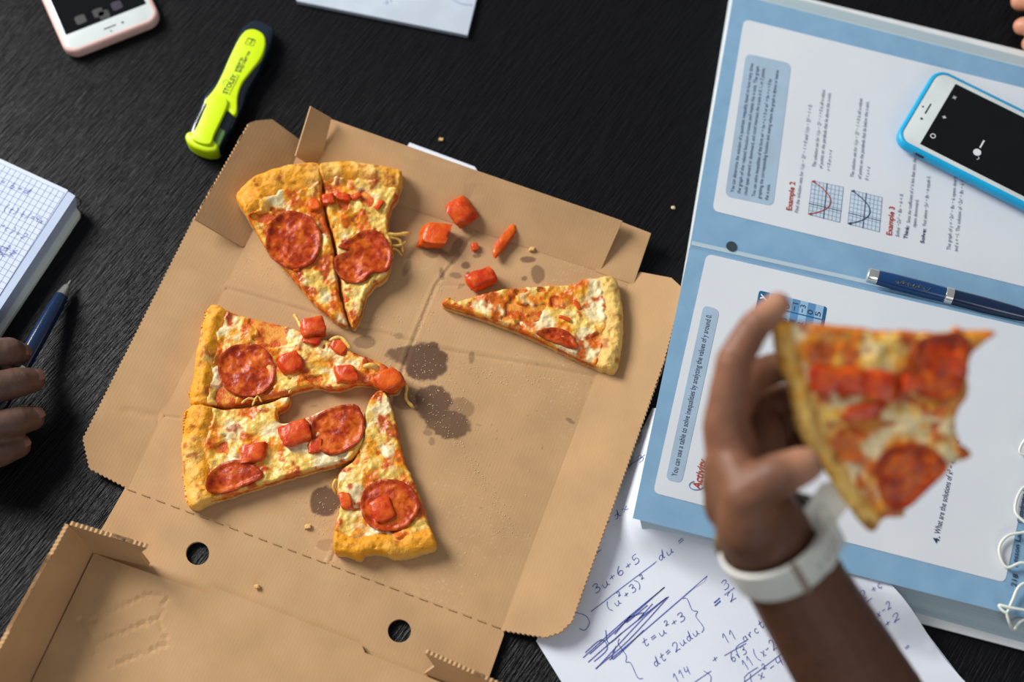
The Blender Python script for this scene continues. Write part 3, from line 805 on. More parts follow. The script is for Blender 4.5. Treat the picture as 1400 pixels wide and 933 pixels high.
    for i, (pts, r0) in enumerate(strings):
        Q = catmull(np.array([[*frame.loc(px, py, z_), z_] for px, py, z_ in pts]), 4, False)
        rr = r0 * (.35 + .7 * fbm(Q, 500, i)); rr[-1] *= .4; rr[0] *= .5
        b_ = MB().tube(frame.wld(Q), rr, 8)
        b_.build('cheese_strand', M['cheese'], root, smooth=True, tint=np.tile(s2l(236, 186, 92), (len(b_.V), 1)))
    return root

def disc(cx, cy, rx, ry, n=12, rot=0, seed=0, j=.05):
    r_ = np.random.default_rng(seed)
    return [(cx + rx * (1 + r_.uniform(-j, j)) * math.cos(2 * math.pi * i / n + rot), cy + ry * (1 + r_.uniform(-j, j)) * math.sin(2 * math.pi * i / n + rot)) for i in range(n)]

MM = .001
_a = at(478, 440, ZB)[:2]; _b = at(400, 240, ZB)[:2]
TILT12 = lambda P: np.clip(((P - _a) @ (_b - _a)) / ((_b - _a) @ (_b - _a)), 0, 1.2) * .015
pizza_slice('pizza slice with one whole pepperoni, left half of the pair by the bent flap',
    [(324, 268), (345, 247), (375, 233), (408, 227), (437, 226), (440, 262), (443, 292), (452, 325), (458, 360), (462, 395), (470, 422), (472, 436), (460, 432), (440, 418), (420, 400), (403, 380), (385, 360), (365, 338), (349, 315), (334, 290)],
    [(318, 270), (343, 246), (375, 232), (408, 226), (445, 224)], seed=11, crust_w=.026, hpx=.020, lift=TILT12, cover=.26,
    peps=[disc(401, 328, 38, 39, seed=1)],
    toms=[(428, 277, 9 * MM, 11 * MM, 6 * MM, 20, 1), (404, 362, 5 * MM, 5 * MM, 4 * MM, 0, 1)],
    strings=[([(368, 345, .006), (380, 358, .004), (390, 373, .002)], .0012), ([(408, 372, .010), (414, 390, .007), (422, 402, .003)], .0022)])
pizza_slice('pizza slice with a torn pepperoni and stringy edge, right half of that pair',
    [(440, 227), (480, 224), (520, 229), (549, 234), (545, 262), (533, 284), (530, 308), (536, 330), (534, 350), (528, 372), (510, 384), (498, 400), (492, 422), (483, 440), (476, 434), (466, 396), (462, 358), (456, 325), (447, 292), (443, 262)],
    [(434, 226), (480, 223), (520, 228), (556, 235)], seed=23, crust_w=.019, hpx=.018, pale=.25, lift=TILT12, cover=.26,
    peps=[[(462, 338), (482, 325), (496, 315), (516, 316), (532, 332), (536, 352), (528, 368), (508, 372), (496, 382), (478, 384), (462, 374), (457, 352), (478, 343)]],
    toms=[(449, 273, 11 * MM, 9 * MM, 7 * MM, 15, 0), (470, 269, 13 * MM, 7 * MM, 5 * MM, -10, 0), (486, 268, 9 * MM, 6 * MM, 4 * MM, 30, 0), (518, 278, 10 * MM, 5 * MM, 4 * MM, 60, 0)],
    strings=[([(520, 318, .013), (540, 321, .012), (562, 319, .008)], .0022), ([(526, 324, .012), (546, 328, .009), (551, 346, .004)], .0018), ([(530, 334, .011), (545, 336, .008), (556, 330, .006)], .0015), ([(528, 344, .010), (540, 340, .006), (550, 350, .002)], .0016)])
pizza_slice('lone pizza slice with a pale floury crust beside the right flap',
    [(605, 412), (612, 402), (626, 408), (656, 400), (689, 392), (740, 387), (785, 384), (798, 377), (817, 376), (843, 378), (850, 405), (853, 432), (851, 471), (845, 500), (833, 504), (791, 487), (737, 461), (676, 436), (630, 421)],
    [(845, 372), (851, 405), (854, 432), (852, 471), (845, 506)], seed=37, crust_w=.017, hpx=.014, pale=.95, T=.0095, bulge=.005, whiteness=.5,
    peps=[[(733, 456), (744, 450), (760, 447), (775, 452), (787, 464), (789, 477), (770, 472), (748, 464)]],
    toms=[(790, 412, 9 * MM, 4 * MM, 2.4 * MM, -60, 1), (772, 430, 9 * MM, 3 * MM, 2.4 * MM, -25, 1)])
pizza_slice('pizza slice with a whole pepperoni near its crust, top of the three joined slices',
    [(282, 417), (315, 423), (352, 433), (401, 445), (421, 456), (450, 461), (474, 474), (511, 488), (530, 498), (547, 514), (546, 528), (531, 534), (512, 524), (490, 521), (458, 529), (433, 525), (405, 530), (385, 538), (352, 544), (303, 551), (258, 549), (262, 510), (268, 470)],
    [(284, 412), (268, 468), (261, 510), (255, 555)], seed=41, crust_w=.017, hpx=.014, cover=.34,
    peps=[disc(337, 505, 40, 37, seed=3)],
    toms=[(395, 493, 17 * MM, 17 * MM, 9 * MM, 35, 0), (427, 444, 20 * MM, 17 * MM, 13 * MM, 10, 0), (471, 508, 17 * MM, 15 * MM, 10 * MM, 5, 0), (532, 517, 20 * MM, 18 * MM, 12 * MM, 35, 1),
          (425, 461, 14 * MM, 7 * MM, 5 * MM, -10, 0), (462, 470, 12 * MM, 14 * MM, 6 * MM, 60, 0)],
    strings=[([(545, 515, .008), (556, 528, .007), (555, 545, .004), (566, 558, .002)], .0018), ([(415, 455, .012), (408, 440, .011), (402, 430, .009)], .002), ([(497, 502, .016), (508, 500, .017), (518, 506, .013)], .0032),
             ([(480, 478, .013), (466, 462, .013), (450, 466, .012)], .0022), ([(395, 538, .010), (402, 528, .008), (412, 526, .005)], .0016), ([(440, 522, .009), (455, 532, .005), (470, 528, .004)], .0018)])
pizza_slice('slice with half a pepperoni at its cut edge, lower left of the three joined slices',
    [(256, 553), (303, 556), (328, 554), (360, 548), (394, 538), (391, 552), (378, 562), (383, 575), (409, 570), (442, 557), (474, 552), (494, 562), (500, 590), (488, 615), (470, 629), (425, 641), (360, 660), (291, 682), (257, 690), (246, 640), (247, 590)],
    [(258, 546), (248, 590), (246, 640), (258, 696)], seed=53, crust_w=.022, hpx=.014, cover=.26, whiteness=.5,
    peps=[[(284, 672), (284, 655), (292, 640), (306, 631), (325, 628), (345, 634), (360, 650), (335, 663), (305, 673)], [(423, 583), (433, 567), (450, 558), (474, 552), (490, 556), (498, 575), (494, 600), (478, 613), (450, 622), (432, 608)]],
    toms=[(345, 616, 19 * MM, 16 * MM, 9 * MM, 10, 0), (402, 590, 23 * MM, 19 * MM, 10 * MM, 25, 0), (428, 606, 10 * MM, 12 * MM, 6 * MM, 0, 0)],
    strings=[([(376, 556, .010), (378, 570, .006), (380, 578, .002)], .0022), ([(330, 552, .012), (340, 545, .012), (352, 548, .010)], .0014), ([(345, 555, .012), (352, 542, .011), (358, 550, .010)], .0012)])
pizza_slice('pizza slice with a tomato cube on its pepperoni, bottom of the three joined slices',
    [(456, 753), (475, 757), (490, 763), (499, 755), (520, 755), (543, 761), (570, 755), (596, 746), (590, 725), (584, 705), (568, 660), (551, 620), (543, 583), (535, 552), (525, 530), (511, 534), (498, 558), (495, 592), (482, 626), (466, 636), (458, 662), (464, 685), (458, 709), (456, 730)],
    [(450, 752), (490, 764), (520, 757), (543, 762), (600, 748)], seed=67, crust_w=.017, hpx=.014, cover=.28, whiteness=.48,
    peps=[disc(532, 690, 40, 37, seed=5)],
    toms=[(521, 694, 17 * MM, 19 * MM, 8 * MM, 30, 0), (471, 681, 9 * MM, 14 * MM, 5 * MM, 10, 1)],
    strings=[([(460, 655, .009), (456, 665, .007), (460, 676, .003)], .0018)])

# loose tomato pieces on the box
def loose(px, py, size, rz, seed, label, mat='tomato'):
    q = TABLE.loc(px, py, size[2] / 2)
    return chunk(size, seed, TABLE, (*q, 0), M[mat], None, rz=math.radians(rz), label=label, cat='tomato', group='loose tomato pieces')
loose(631, 291, (.019, .021, .013), 25, 3, 'ridged red tomato chunk against the back wall, highest of the loose pieces')
loose(594, 323, (.021, .019, .011), -15, 4, 'orange tomato chunk on the base between the pair of slices and the ridged chunk', 'tomato_orange')
loose(658, 382, (.021, .013, .011), 25, 6, 'small red tomato piece above the tip of the lone floury slice')
loose(691, 328, (.030, .007, .006), 56, 8, 'thin orange sliver of tomato skin on the back crease', 'tomato_orange')
loose(649, 338, (.005, .006, .003), 10, 9, 'tiny red tomato scrap below the ridged chunk')

# crumbs and semolina dust
def crumb(px, py, s, seed, label, plane_z, mat='crumb'):
    f_ = Frame((0, 0, plane_z), (1., 0, 0), (0, 1., 0), (0, 0, 1.)); q = f_.loc(px, py, 0)
    chunk((s, s * .8, s * .6), seed, f_, (*q, 0), M[mat], None, name='crumb', label=label, cat='crumb', group='bread crumbs')
crumb(603, 192, .0035, 1, 'golden crumb on the black table behind the box', 0)
crumb(920, 285, .003, 2, 'pale crumb on the black table left of the textbook', 0, 'flour')
crumb(352, 803, .0035, 3, 'pale crumb on the hinge strip between the two finger holes', .0046)
crumb(421, 721, .004, 4, 'golden crumb on the box base left of the bottom slice', ZB)
crumb(727, 342, .004, 5, 'flat golden crumb on the back crease right of the tomato sliver', ZB)
for i, (cx, cy) in enumerate([(112, 60 + 187), (160, 95)]): pass
mb = MB(); r_ = np.random.default_rng(5)
def grain(px, py, s):
    p = at(px, py, ZB + .0003); a = r_.uniform(0, 6.28)
    o_ = [p + s * np.array([math.cos(a + k * 2.09), math.sin(a + k * 2.09), 0]) for k in range(3)]
    mb.add(o_ + [p + np.array([0, 0, s * .45])], [[0, 1, 2], [0, 1, 3], [1, 2, 3], [2, 0, 3]])
paths = [([(580, 545), (610, 585), (650, 640), (700, 725)], 4, 110), ([(640, 505), (690, 520), (760, 518)], 5, 70), ([(600, 380), (580, 430), (560, 475)], 12, 90),
         ([(420, 420), (560, 440)], 18, 60), ([(640, 640), (680, 710), (700, 770)], 25, 60), ([(490, 520), (600, 520)], 12, 60), ([(330, 345), (380, 400)], 14, 50),
         ([(600, 400), (640, 480), (560, 560)], 30, 80), ([(430, 700), (460, 690)], 14, 40), ([(540, 480), (600, 500), (640, 560)], 16, 60), ([(420, 770), (620, 760)], 25, 40)]
for pts, sd, n_ in paths:
    Q = resample(np.array(pts, float), 3, False)
    for _ in range(n_):
        q = Q[r_.integers(len(Q))] + r_.normal(0, sd, 2); grain(q[0], q[1], r_.uniform(.00025, .0006))
mb.build('semolina_dust', M['flour'], None, label='pale semolina grains scattered over the box base', cat='crumbs', kind='stuff')

# ------------------------------------------------------------------ textbook
plLow = flat(.030)
plUp = plane3((945, 335, .016), (1400, 440, .016), (1003, -8, .024))
bk = thing('textbook', 'open blue-bordered algebra textbook with rounded white page panels', 'book', at(1180, 400, 0.0))
def fill(name, px, plane, off, mat, parent, th=.0001):
    W = [plane.at(*q, off) for q in px]
    return MB().prism(W, -plane.n * th).build(name, mat, parent)
def rounded(px, r, n=5):
    P = np.array(px, float); out = []
    for i in range(len(P)):
        a, b, c = P[i - 1], P[i], P[(i + 1) % len(P)]
        u1 = (a - b) / np.linalg.norm(a - b); u2 = (c - b) / np.linalg.norm(c - b)
        p, q = b + u1 * r, b + u2 * r
        for k in range(n + 1):
            t = k / n; out.append(tuple((1 - t) ** 2 * p + 2 * t * (1 - t) * b + t * t * q))
    return out
# back cover and the two page blocks
def block(name, top, bot, mat):
    n = len(top); V = list(top) + list(bot)
    return mobj(name, V, [list(range(n)), [n + i for i in range(n)]] + [[i, (i + 1) % n, n + (i + 1) % n, n + i] for i in range(n)], mat, bk)
SPR = (1497, 462)
lowtop = [plLow.at(*q, -.0028) for q in ((948, 342), (874, 706), (1420, 849), (1497, 464))]
lowbot = [at(*q, .0034) for q in ((944, 352), (880, 735), (1424, 886), (1510, 470))]
block('page_block', lowtop, lowbot, M['page_edge'])
uptop = [plUp.at(*q, -.0004) for q in ((1003, -10), (945, 335), (1497, 458), (1545, 128))]
upbot = [at(*q, .0034) for q in ((1006, -23), (946, 342), (1505, 466), (1556, 118))]
block('page_block', uptop, upbot, M['page_edge'])
cov = [at(*q, .0033) for q in ((1001, -27), (939, 346), (874, 722), (1250, 850), (1432, 898), (1530, 470), (1575, 112))]
MB().prism(cov, (0, 0, -.0022)).build('cover', M['cover_white'], bk)
lowpage = thing('x', None, None, (0, 0, 0)); bpy.data.objects.remove(lowpage)
# lower page with a curl into the gutter
sp0, sp1 = plLow.at(943, 338), plLow.at(1497, 463)
f0, f1 = plLow.at(865, 709), plLow.at(1420, 850)
V = []; Fc = []
prof = [(-.0035, -.014), (-.0022, -.006), (-.0004, -.0016), (.004, -.0002), (.012, 0.0), (1, 0)]
inw = (f0 - sp0) / np.linalg.norm(f0 - sp0); inw1 = (f1 - sp1) / np.linalg.norm(f1 - sp1)
for t, dz in prof:
    a = sp0 + inw * t if t < 1 else f0; b_ = sp1 + inw1 * t if t < 1 else f1
    V += [a + np.array([0, 0, dz]), b_ + np.array([0, 0, dz])]
Fc = [[2 * i, 2 * i + 1, 2 * i + 3, 2 * i + 2] for i in range(len(prof) - 1)]
lowpage = mobj('page', V, Fc, M['page_blue'], bk, smooth=True)
u0, u1 = plUp.at(943, 338), plUp.at(1497, 462)
g0, g1 = plUp.at(1003, -9), plUp.at(1545, 129)
V = []
for t, dz in [(-.009, -.003), (.003, -.0006), (.012, 0), (1, 0)]:
    dv0 = (g0 - u0) / np.linalg.norm(g0 - u0); dv1 = (g1 - u1) / np.linalg.norm(g1 - u1)
    a = u0 + dv0 * t if t < 1 else g0; b_ = u1 + dv1 * t if t < 1 else g1
    V += [a + np.array([0, 0, dz]), b_ + np.array([0, 0, dz])]
uppage = mobj('page', V, [[2 * i, 2 * i + 1, 2 * i + 3, 2 * i + 2] for i in range(3)], M['page_blue'], bk, smooth=True)
fill('white_panel', rounded([(966, 347), (893, 674), (1374, 797), (1447, 458)], 9), plLow, .0003, M['page_white'], lowpage)
fill('white_panel', rounded([(1017, 26), (974, 288), (1400, 392), (1480, 411), (1520, 150)], 9), plUp, .0003, M['page_white'], uppage)
A2 = .0005
fill('tinted_box', rounded([(1020, 73), (991, 268), (1057, 282), (1082, 87)], 9), plUp, A2, M['page_box'], uppage)
fs = .0042
def up(s, a, b, size=fs, mat='print_soft', **kw): lettering(s, a, b, plUp, size, M[mat], uppage, off=.0007, **kw)
def lo(s, a, b, size=fs, mat='print', **kw): lettering(s, a, b, plLow, size, M[mat], lowpage, off=.0007, **kw)
up('You can determine the solution of a quadratic inequality based on how many times', (1003, 263), (1030, 87), mat='print')
up('the graph of the related function crosses and meets the x-axis. The graph', (1012, 265), (1038, 91), mat='print')
up('could open upward or downward, and could intersect the x-axis in 0, 1, or 2 points.', (1021, 267), (1046, 93), mat='print')
up('You can solve inequalities of the form ax² + bx + c > 0 or ax² + bx + c < 0 by', (1032, 269), (1055, 108), mat='print')
up('graphing the corresponding function and seeing where the graph is above or below', (1040, 272), (1065, 96), mat='print')
up('the x-axis.', (1050, 274), (1053, 252), mat='print')
up('Example 2', (1082, 288), (1087, 249), .0062, 'print_red', bold=True)
up('Find the solution sets for ½(x − 2)² − 1 > 0 and ½(x − 2)² − 1 < 0.', (1091, 291), (1110, 143), italic=.1)
up('The solution set for ½(x − 2)² − 1 > 0 is all x-values', (1115, 229), (1128, 123), italic=.2)
up('of points on the parabola that lie above the x-axis.', (1124, 231), (1136, 127), italic=.2)
up('x < 0 or x > 4', (1134, 234), (1138, 206), italic=.2)
up('The solution set for ½(x − 2)² − 1 < 0 is all x-values', (1167, 243), (1179, 135), italic=.2)
up('of points on the parabola that lie below the x-axis.', (1177, 245), (1188, 139), italic=.2)
up('0 < x < 4', (1187, 247), (1190, 229), italic=.2)
up('Example 3', (1219, 322), (1223, 283), .0062, 'print_red', bold=True)
up('Solve −2x² − 8x − 6 < 0.', (1229, 324), (1235, 265), italic=.1)
up('Think:', (1240, 327), (1243, 309), mat='print', bold=True); up('Since the coefficient of x² is less than zero, the graph', (1244, 305), (1254, 205))
up('opens downward.', (1252, 311), (1256, 273))
up('Solve:', (1263, 333), (1266, 313), mat='print', bold=True); up('Find where −2x² − 8x − 6 equals 0.', (1266, 309), (1272, 241))
up('The graph of y = −2x² − 8x − 6 opens downward', (1299, 342), (1309, 232)); up('and x = −1. The solution of −2x² − 8x − 6 < 0 is', (1309, 344), (1319, 238))
# two little parabola graphs
def graph(c, curve_a):
    c = [np.array(q, float) for q in c]       # tl, tr, br, bl
    B_ = lambda u, v: tuple(c[0] * (1 - u) * (1 - v) + c[1] * u * (1 - v) + c[2] * u * v + c[3] * (1 - u) * v)
    gf = fill('graph_field', c, plUp, A2, M['graph_paper'], uppage)
    mb = MB()
    for i in range(9):
        t = i / 8
        mb.ribbon([plUp.at(*B_(t, 0), .0006), plUp.at(*B_(t, 1), .0006)], .0004, plUp.n); mb.ribbon([plUp.at(*B_(0, t), .0006), plUp.at(*B_(1, t), .0006)], .0004, plUp.n)
    mb.build('grid_lines', M['grid_print'], uppage)
    mb = MB(); mb.ribbon([plUp.at(*B_(.48, -.02), .0007), plUp.at(*B_(.48, 1.02), .0007)], .0006, plUp.n); mb.ribbon([plUp.at(*B_(-.02, .68), .0007), plUp.at(*B_(1.02, .68), .0007)], .0006, plUp.n)
    mb.build('axis_lines', M['print'], uppage)
    mb = MB(); pts = [(.66 - .66 * ((v - .5) / .5) ** 2, v) for v in np.linspace(.02, .98, 24)]
    mb.ribbon([plUp.at(*B_(u, v), .0008) for u, v in pts], .0008, plUp.n)
    for (u, v) in (pts[0], pts[-1]):
        p = np.array(B_(u, v)); mb.add([plUp.at(p[0] - 2.5, p[1], .0008), plUp.at(p[0] + 2.2, p[1] - 2.2, .0008), plUp.at(p[0] + 2.2, p[1] + 2.2, .0008)], [[0, 1, 2]])
    mb.build('parabola', curve_a, uppage)
graph([(1110, 247), (1153, 256), (1148, 304), (1105, 293)], M['print_red'])
graph([(1164, 260), (1206, 270), (1202, 317), (1159, 306)], M['print'])
# binder hole by the gutter
hc = plUp.at(1000, 336.5, .0006)
MB().prism([hc + .0042 * np.array([math.cos(a), math.sin(a), 0]) for a in np.linspace(0, 6.283, 24, endpoint=False)], (0, 0, -.0003)).build('punch_hole', M['hole'], uppage)
# lower page print
fill('tinted_box', rounded([(962, 417), (910, 656), (932, 661), (984, 424)], 8), plLow, A2, M['page_box'], lowpage)
lo('You can use a table to solve inequalities by analyzing the values of y around 0.', (925, 652), (973, 431), .0060, bold=False)
lo('Activity', (957, 670), (966, 630), .0085, 'print_red', bold=True, italic=.15)
mb = MB(); mb.tube([plLow.at(952 + 10 * math.cos(a), 664 + 6 * math.sin(a), .0006) for a in np.linspace(0.4, 4.4, 12)], .0003, 5); mb.build('swirl', M['tbl_mid'], lowpage)
tq = [np.array(q, float) for q in ((1038, 397), (1131, 420), (1124, 460), (1030, 437))]
TQ = lambda u, v: tuple(tq[0] * (1 - u) * (1 - v) + tq[1] * u * (1 - v) + tq[2] * u * v + tq[3] * (1 - u) * v)
fill('value_table', rounded([TQ(0, 0), TQ(1, 0), TQ(1, 1), TQ(0, 1)], 4), plLow, A2, M['tbl_dark'], lowpage)
heads = ['8', '3', '0', '−1', '−3', '0', '5']
for i in range(7):
    a0, a1 = .155 + i * .114, .155 + (i + 1) * .114
    for v0, v1, s in ((.0, .44, heads[i]), (.48, .97, str(i - 2).replace('-', '−'))):
        fill('table_cell', [TQ(a0, v0), TQ(a1, v0), TQ(a1, v1), TQ(a0, v1)], plLow, .0007, M['tbl_mid' if i % 2 else 'tbl_light'], lowpage)
        lettering(s, TQ(a0 + .085, v0 + .38), TQ(a0 + .085, v0 + .12 if len(s) > 1 else v0 + .22), plLow, .006, M['print'], lowpage, off=.0009)
lettering('y', TQ(.10, .30), TQ(.10, .12), plLow, .0075, M['white_print'], lowpage, off=.0008, bold=True, italic=.2)
lettering('x', TQ(.10, .85), TQ(.10, .68), plLow, .0075, M['white_print'], lowpage, off=.0008, bold=True, italic=.2)
lo('4.', (1283, 744), (1285, 734), .0062, bold=True); lo('What are the solutions of x² − 4x + 3 < 0?', (1285, 731), (1312, 602), .0062)
lo('218', (1389, 803), (1392, 786), .0052, bold=True); lo('Lesson Lab', (1390, 775), (1397, 727), .0052, bold=True); lo('Quadratic Inequalities', (1397, 716), (1411, 630), .0052)

# pen lying in the gutter
pA, pB = at(1186, 376, .030), at(1460, 447, .030)
ax = pB - pA; L = np.linalg.norm(ax); ax /= L
pen = thing('ballpoint_pen', 'navy blue ballpoint pen with chrome rings lying along the textbook gutter', 'pen', pA - np.array([0, 0, .006]))
def seg(name, prof, mat): 
    V, Fc = lathe(pA, pB, prof, 24); return mobj(name, V, Fc, mat, pen, smooth=True, sharp=40)
rp = .0058
seg('end_cap', [(-.0005, .0045), (.0005, rp * 1.0), (.0075, rp * 1.04), (.008, rp * .98)], M['silver'])
br = seg('barrel', [(.008, rp), (.02, rp * 1.08), (.045, rp * 1.1), (.0605, rp * 1.02)], M['pen_blue'])
seg('ring', [(.0605, rp * 1.02), (.061, rp * 1.13), (.0665, rp * 1.13), (.067, rp * 1.02)], M['silver'])
seg('grip', [(.067, rp * 1.05), (.09, rp * 1.08), (.115, rp * .95), (.135, rp * .6)], M['pen_dark'])
seg('tip', [(.135, rp * .6), (.145, rp * .3), (.1475, .0006)], M['silver'])
# gold script on the barrel
side = np.cross(ax, [0, 0, 1]); side /= np.linalg.norm(side)
mb = MB(); t = np.linspace(0, 1, 60)
ang = .35
nrm_ = side * math.sin(ang) + np.array([0, 0, 1]) * math.cos(ang)
tang = side * math.cos(ang) - np.array([0, 0, 1]) * math.sin(ang)
sq = [pA + ax * (.021 + .026 * k + .0012 * math.sin(k * 40)) + nrm_ * rp * 1.12 + tang * .0011 * (math.sin(k * 55) + .5 * math.sin(k * 23)) for k in t]
mb.tube(sq, .00018, 5); mb.build('script_logo', M['gold'], br)

# cyan phone on the upper page
def phone(name, label, A, B, z0, thick, length, flip, casem, group=None, icons=True, pink=False):
    pa, pb = at(*A, z0 + thick), at(*B, z0 + thick)
    w = np.linalg.norm((pb - pa)[:2]); e = (pb - pa)[:2] / w
    u = np.array([-e[1], e[0]]) * flip
    c = (pa + pb)[:2] / 2 + u * length / 2
    root = thing(name, label, 'phone', (c[0], c[1], z0), group)
    z1 = z0 + thick
    O = rrect(c[0], c[1], u[0], u[1], w, length, .0125, 10)
    I = rrect(c[0], c[1], u[0], u[1], w - .0066, length - .0066, .0098, 10)
    V, Fc = pillow(O, z0, z1, .0032, 5)
    # case: outer pillow with an open recess
    N = len(O); top = len(V) - N
    Fc = Fc[:-1]
    V = list(V)
    k = len(V); V += [(*p, z1) for p in I]; V += [(*p, z1 - .0022) for p in I]
    Fc += [[top + i, top + (i + 1) % N, k + (i + 1) % N, k + i] for i in range(N)] + [[k + i, k + (i + 1) % N, k + N + (i + 1) % N, k + N + i] for i in range(N)] + [[k + N + i for i in range(N)]]
    mobj('case', V, Fc, casem, root, smooth=True, sharp=40)
    I2 = rrect(c[0], c[1], u[0], u[1], w - .0068, length - .0068, .0096, 10)
    V, Fc = pillow(I2, z1 - .0021, z1 - .0005, .0004, 2); mobj('front_glass', V, Fc, M['bezel'], root, smooth=True, sharp=40)
    e2 = np.array([u[1], -u[0]])
    e2 = e if True else e2
    Pt = lambda a, b, z: (*( (pa + pb)[:2] / 2 + u * a + e * b), z)          # a metres from the near end, b across
    zz = z1 - .0004
    def quad(nm, a0, a1, b0, b1, m, dz=0, par=root):
        return MB().prism([Pt(a0, b0, zz + dz), Pt(a1, b0, zz + dz), Pt(a1, b1, zz + dz), Pt(a0, b1, zz + dz)], (0, 0, -.0002)).build(nm, m, par)
    sw = (w - .0066) / 2 - .0042
    if pink: sw += .001
    sb = .0205 if not pink else .0205
    scr = quad('screen', sb, length - .0205, -sw, sw, M['screen'])
    quad('speaker_slot', .0110, .0121, -.0055, .0055, M['dark'], .0001)
    def dot(nm, a, b, r, m, dz=.0001, par=root):
        q = np.array(Pt(a, b, zz + dz)); return MB().prism([q + r * np.array([math.cos(t), math.sin(t), 0]) for t in np.linspace(0, 6.283, 20, endpoint=False)], (0, 0, -.0002)).build(nm, m, par)
    q = 1 if pink else -1
    dot('camera_dot', .0112, .0115 * q, .0011, M['dark']); dot('sensor_dot', .0072, -.0005, .0008, M['dark'])
    return root, Pt, zz, scr, sw, quad, dot
ph, Pt, zz, scr, sw, quad, dot = phone('mobile_phone', 'white mobile phone in a cyan case lying on the textbook', (1221, 190), (1281, 90), .0245, .0098, .145, -1, M['case_blue'])
mb = MB()
for d1, d2 in (((-1, -1), (1, 1)), ((-1, 1), (1, -1))):
    mb.ribbon([Pt(.0255 + .0013 * d1[0], .021 + .0013 * d1[1], zz + .0002), Pt(.0255 + .0013 * d2[0], .021 + .0013 * d2[1], zz + .0002)], .0006)
mb.build('close_icon', M['icon'], scr)
mb = MB(); mb.add([Pt(.0243, -.0012, zz + .0002), Pt(.027, .0016, zz + .0002), Pt(.0262, .0002, zz + .0002), Pt(.0285, -.0002, zz + .0002), Pt(.0255, -.0024, zz + .0002), Pt(.0264, -.0006, zz + .0002)], [[0, 1, 2, 3, 4, 5]]); mb.build('flash_icon', M['icon'], scr)
mb = MB(); mb.ribbon([Pt(.0262 + .0019 * math.cos(a), -.0215 + .0019 * math.sin(a), zz + .0002) for a in np.linspace(0, 6.4, 22)], .0008); mb.build('settings_icon', M['icon'], scr)
dot('shutter_icon', .063, -.0165, .0032, M['icon'], .0002, scr)
quad('caption_bar', .0625, .0638, -.0115, -.0035, M['icon'], .0002, scr)
mb = MB(); mb.ribbon([Pt(.0655, -.0228, zz + .0002), Pt(.0668, -.0212, zz + .0002), Pt(.0655, -.0196, zz + .0002)], .0005); mb.build('chevron_icon', M['icon'], scr)
# side button in the case
sb_ = np.array(Pt(.0235, 0, zz)); eb = np.array(Pt(.0235, -1, zz)) - sb_
wid = np.linalg.norm(at(1221, 190, .0343)[:2] - at(1281, 90, .0343)[:2]) / 2
q0, q1 = np.array(Pt(.0195, -wid - .0001, zz - .0036)), np.array(Pt(.0285, -wid - .0001, zz - .0036))
MB().tube([q0 * (1 - t) + q1 * t for t in np.linspace(0, 1, 5)], [.0009, .0013, .0013, .0013, .0009], 8).build('side_button', M['dark'], ph, smooth=True)
# pink phone
pp, Pt, zz, scr, sw, quad, dot = phone('mobile_phone', 'white mobile phone in a pale pink case at the top left corner', (91, 76), (221, 25), 0.0, .0105, .158, 1, M['case_pink'], pink=True)
for i, (a, b, m_) in enumerate([(.030, -.020, 'icon_dim'), (.030, -.004, 'icon_dim'), (.030, .013, 'icon_violet'), (.0255, .000, 'icon_dim')]):
    MB().prism([(*(p), zz + .0002) for p in rrect(*np.array(Pt(a, b, 0))[:2], *( (np.array(Pt(1, 0, 0)) - np.array(Pt(0, 0, 0)))[:2]), .009, .009, .002, 4)], (0, 0, -.0002)).build('app_icon', M[m_], scr)

# ------------------------------------------------------------------ highlighter
zh = .016
hl = thing('highlighter', 'neon yellow highlighter pen with a dark body lying above the box corner', 'highlighter', at(312, 125, 0))
body_px = [(345, 30), (360, 31), (373, 40), (372, 58), (356, 95), (340, 124), (331, 150), (304, 203), (290, 207), (262, 196), (259, 180), (272, 152), (280, 132), (296, 112), (308, 88), (318, 66), (330, 42)]
O = resample(catmull(np.array([at(*q, .010)[:2] for q in body_px]), 4), .0025)
V, Fc = pillow(O, .0004, .0145, .005, 5); mobj('body', V, Fc, M['navy_clear'], hl, smooth=True, sharp=60)
shell_px = [(336, 42), (348, 40), (360, 47), (363, 60), (357, 79), (342, 99), (331, 114), (325, 132), (324, 152), (320, 158), (312, 152), (296, 144), (279, 141), (294, 120), (304, 101), (314, 78), (326, 54)]
O = resample(np.array([at(*q, zh)[:2] for q in catmull(np.array(shell_px, float), 4)]), .0016)
V, Fc = pillow(O, .0110, zh + .0006, .0013, 3); sh = mobj('grip_shell', V, Fc, M['neon'], hl, smooth=True, sharp=60)
clip_px = [(288, 134), (300, 132), (311, 137), (309, 150), (294, 182), (286, 198), (262, 190), (270, 172)]
O = resample(np.array([at(*q, zh + .002)[:2] for q in catmull(np.array(clip_px, float), 4)]), .0016)
V, Fc = pillow(O, .0150, zh + .0030, .0011, 3); mobj('clip', V, Fc, M['neon'], hl, smooth=True, sharp=60)
foot_px = [(254, 188), (261, 182), (276, 188), (292, 193), (299, 200), (298, 208), (285, 210), (268, 205), (257, 197)]
O = resample(np.array([at(*q, .012)[:2] for q in catmull(np.array(foot_px, float), 4)]), .0016)
V, Fc = pillow(O, .0003, zh, .003, 4); mobj('cap_end', V, Fc, M['neon'], hl, smooth=True, sharp=60)
ink_px = [(300, 174), (309, 180), (300, 200), (291, 194)]
O = np.array([at(*q, .0146)[:2] for q in ink_px]); V, Fc = pillow(resample(O, .003), .006, .0150, .001, 2); mobj('ink_window', V, Fc, M['green_clear'], hl)
plH = flat(zh + .0006)
def hlt(s, a, b, size, **kw): lettering(s, a, b, plH, size, M['black_print'], sh, off=.0002, **kw)
hlt('STOLSY.', (310, 129), (325, 102), .0062, bold=True)
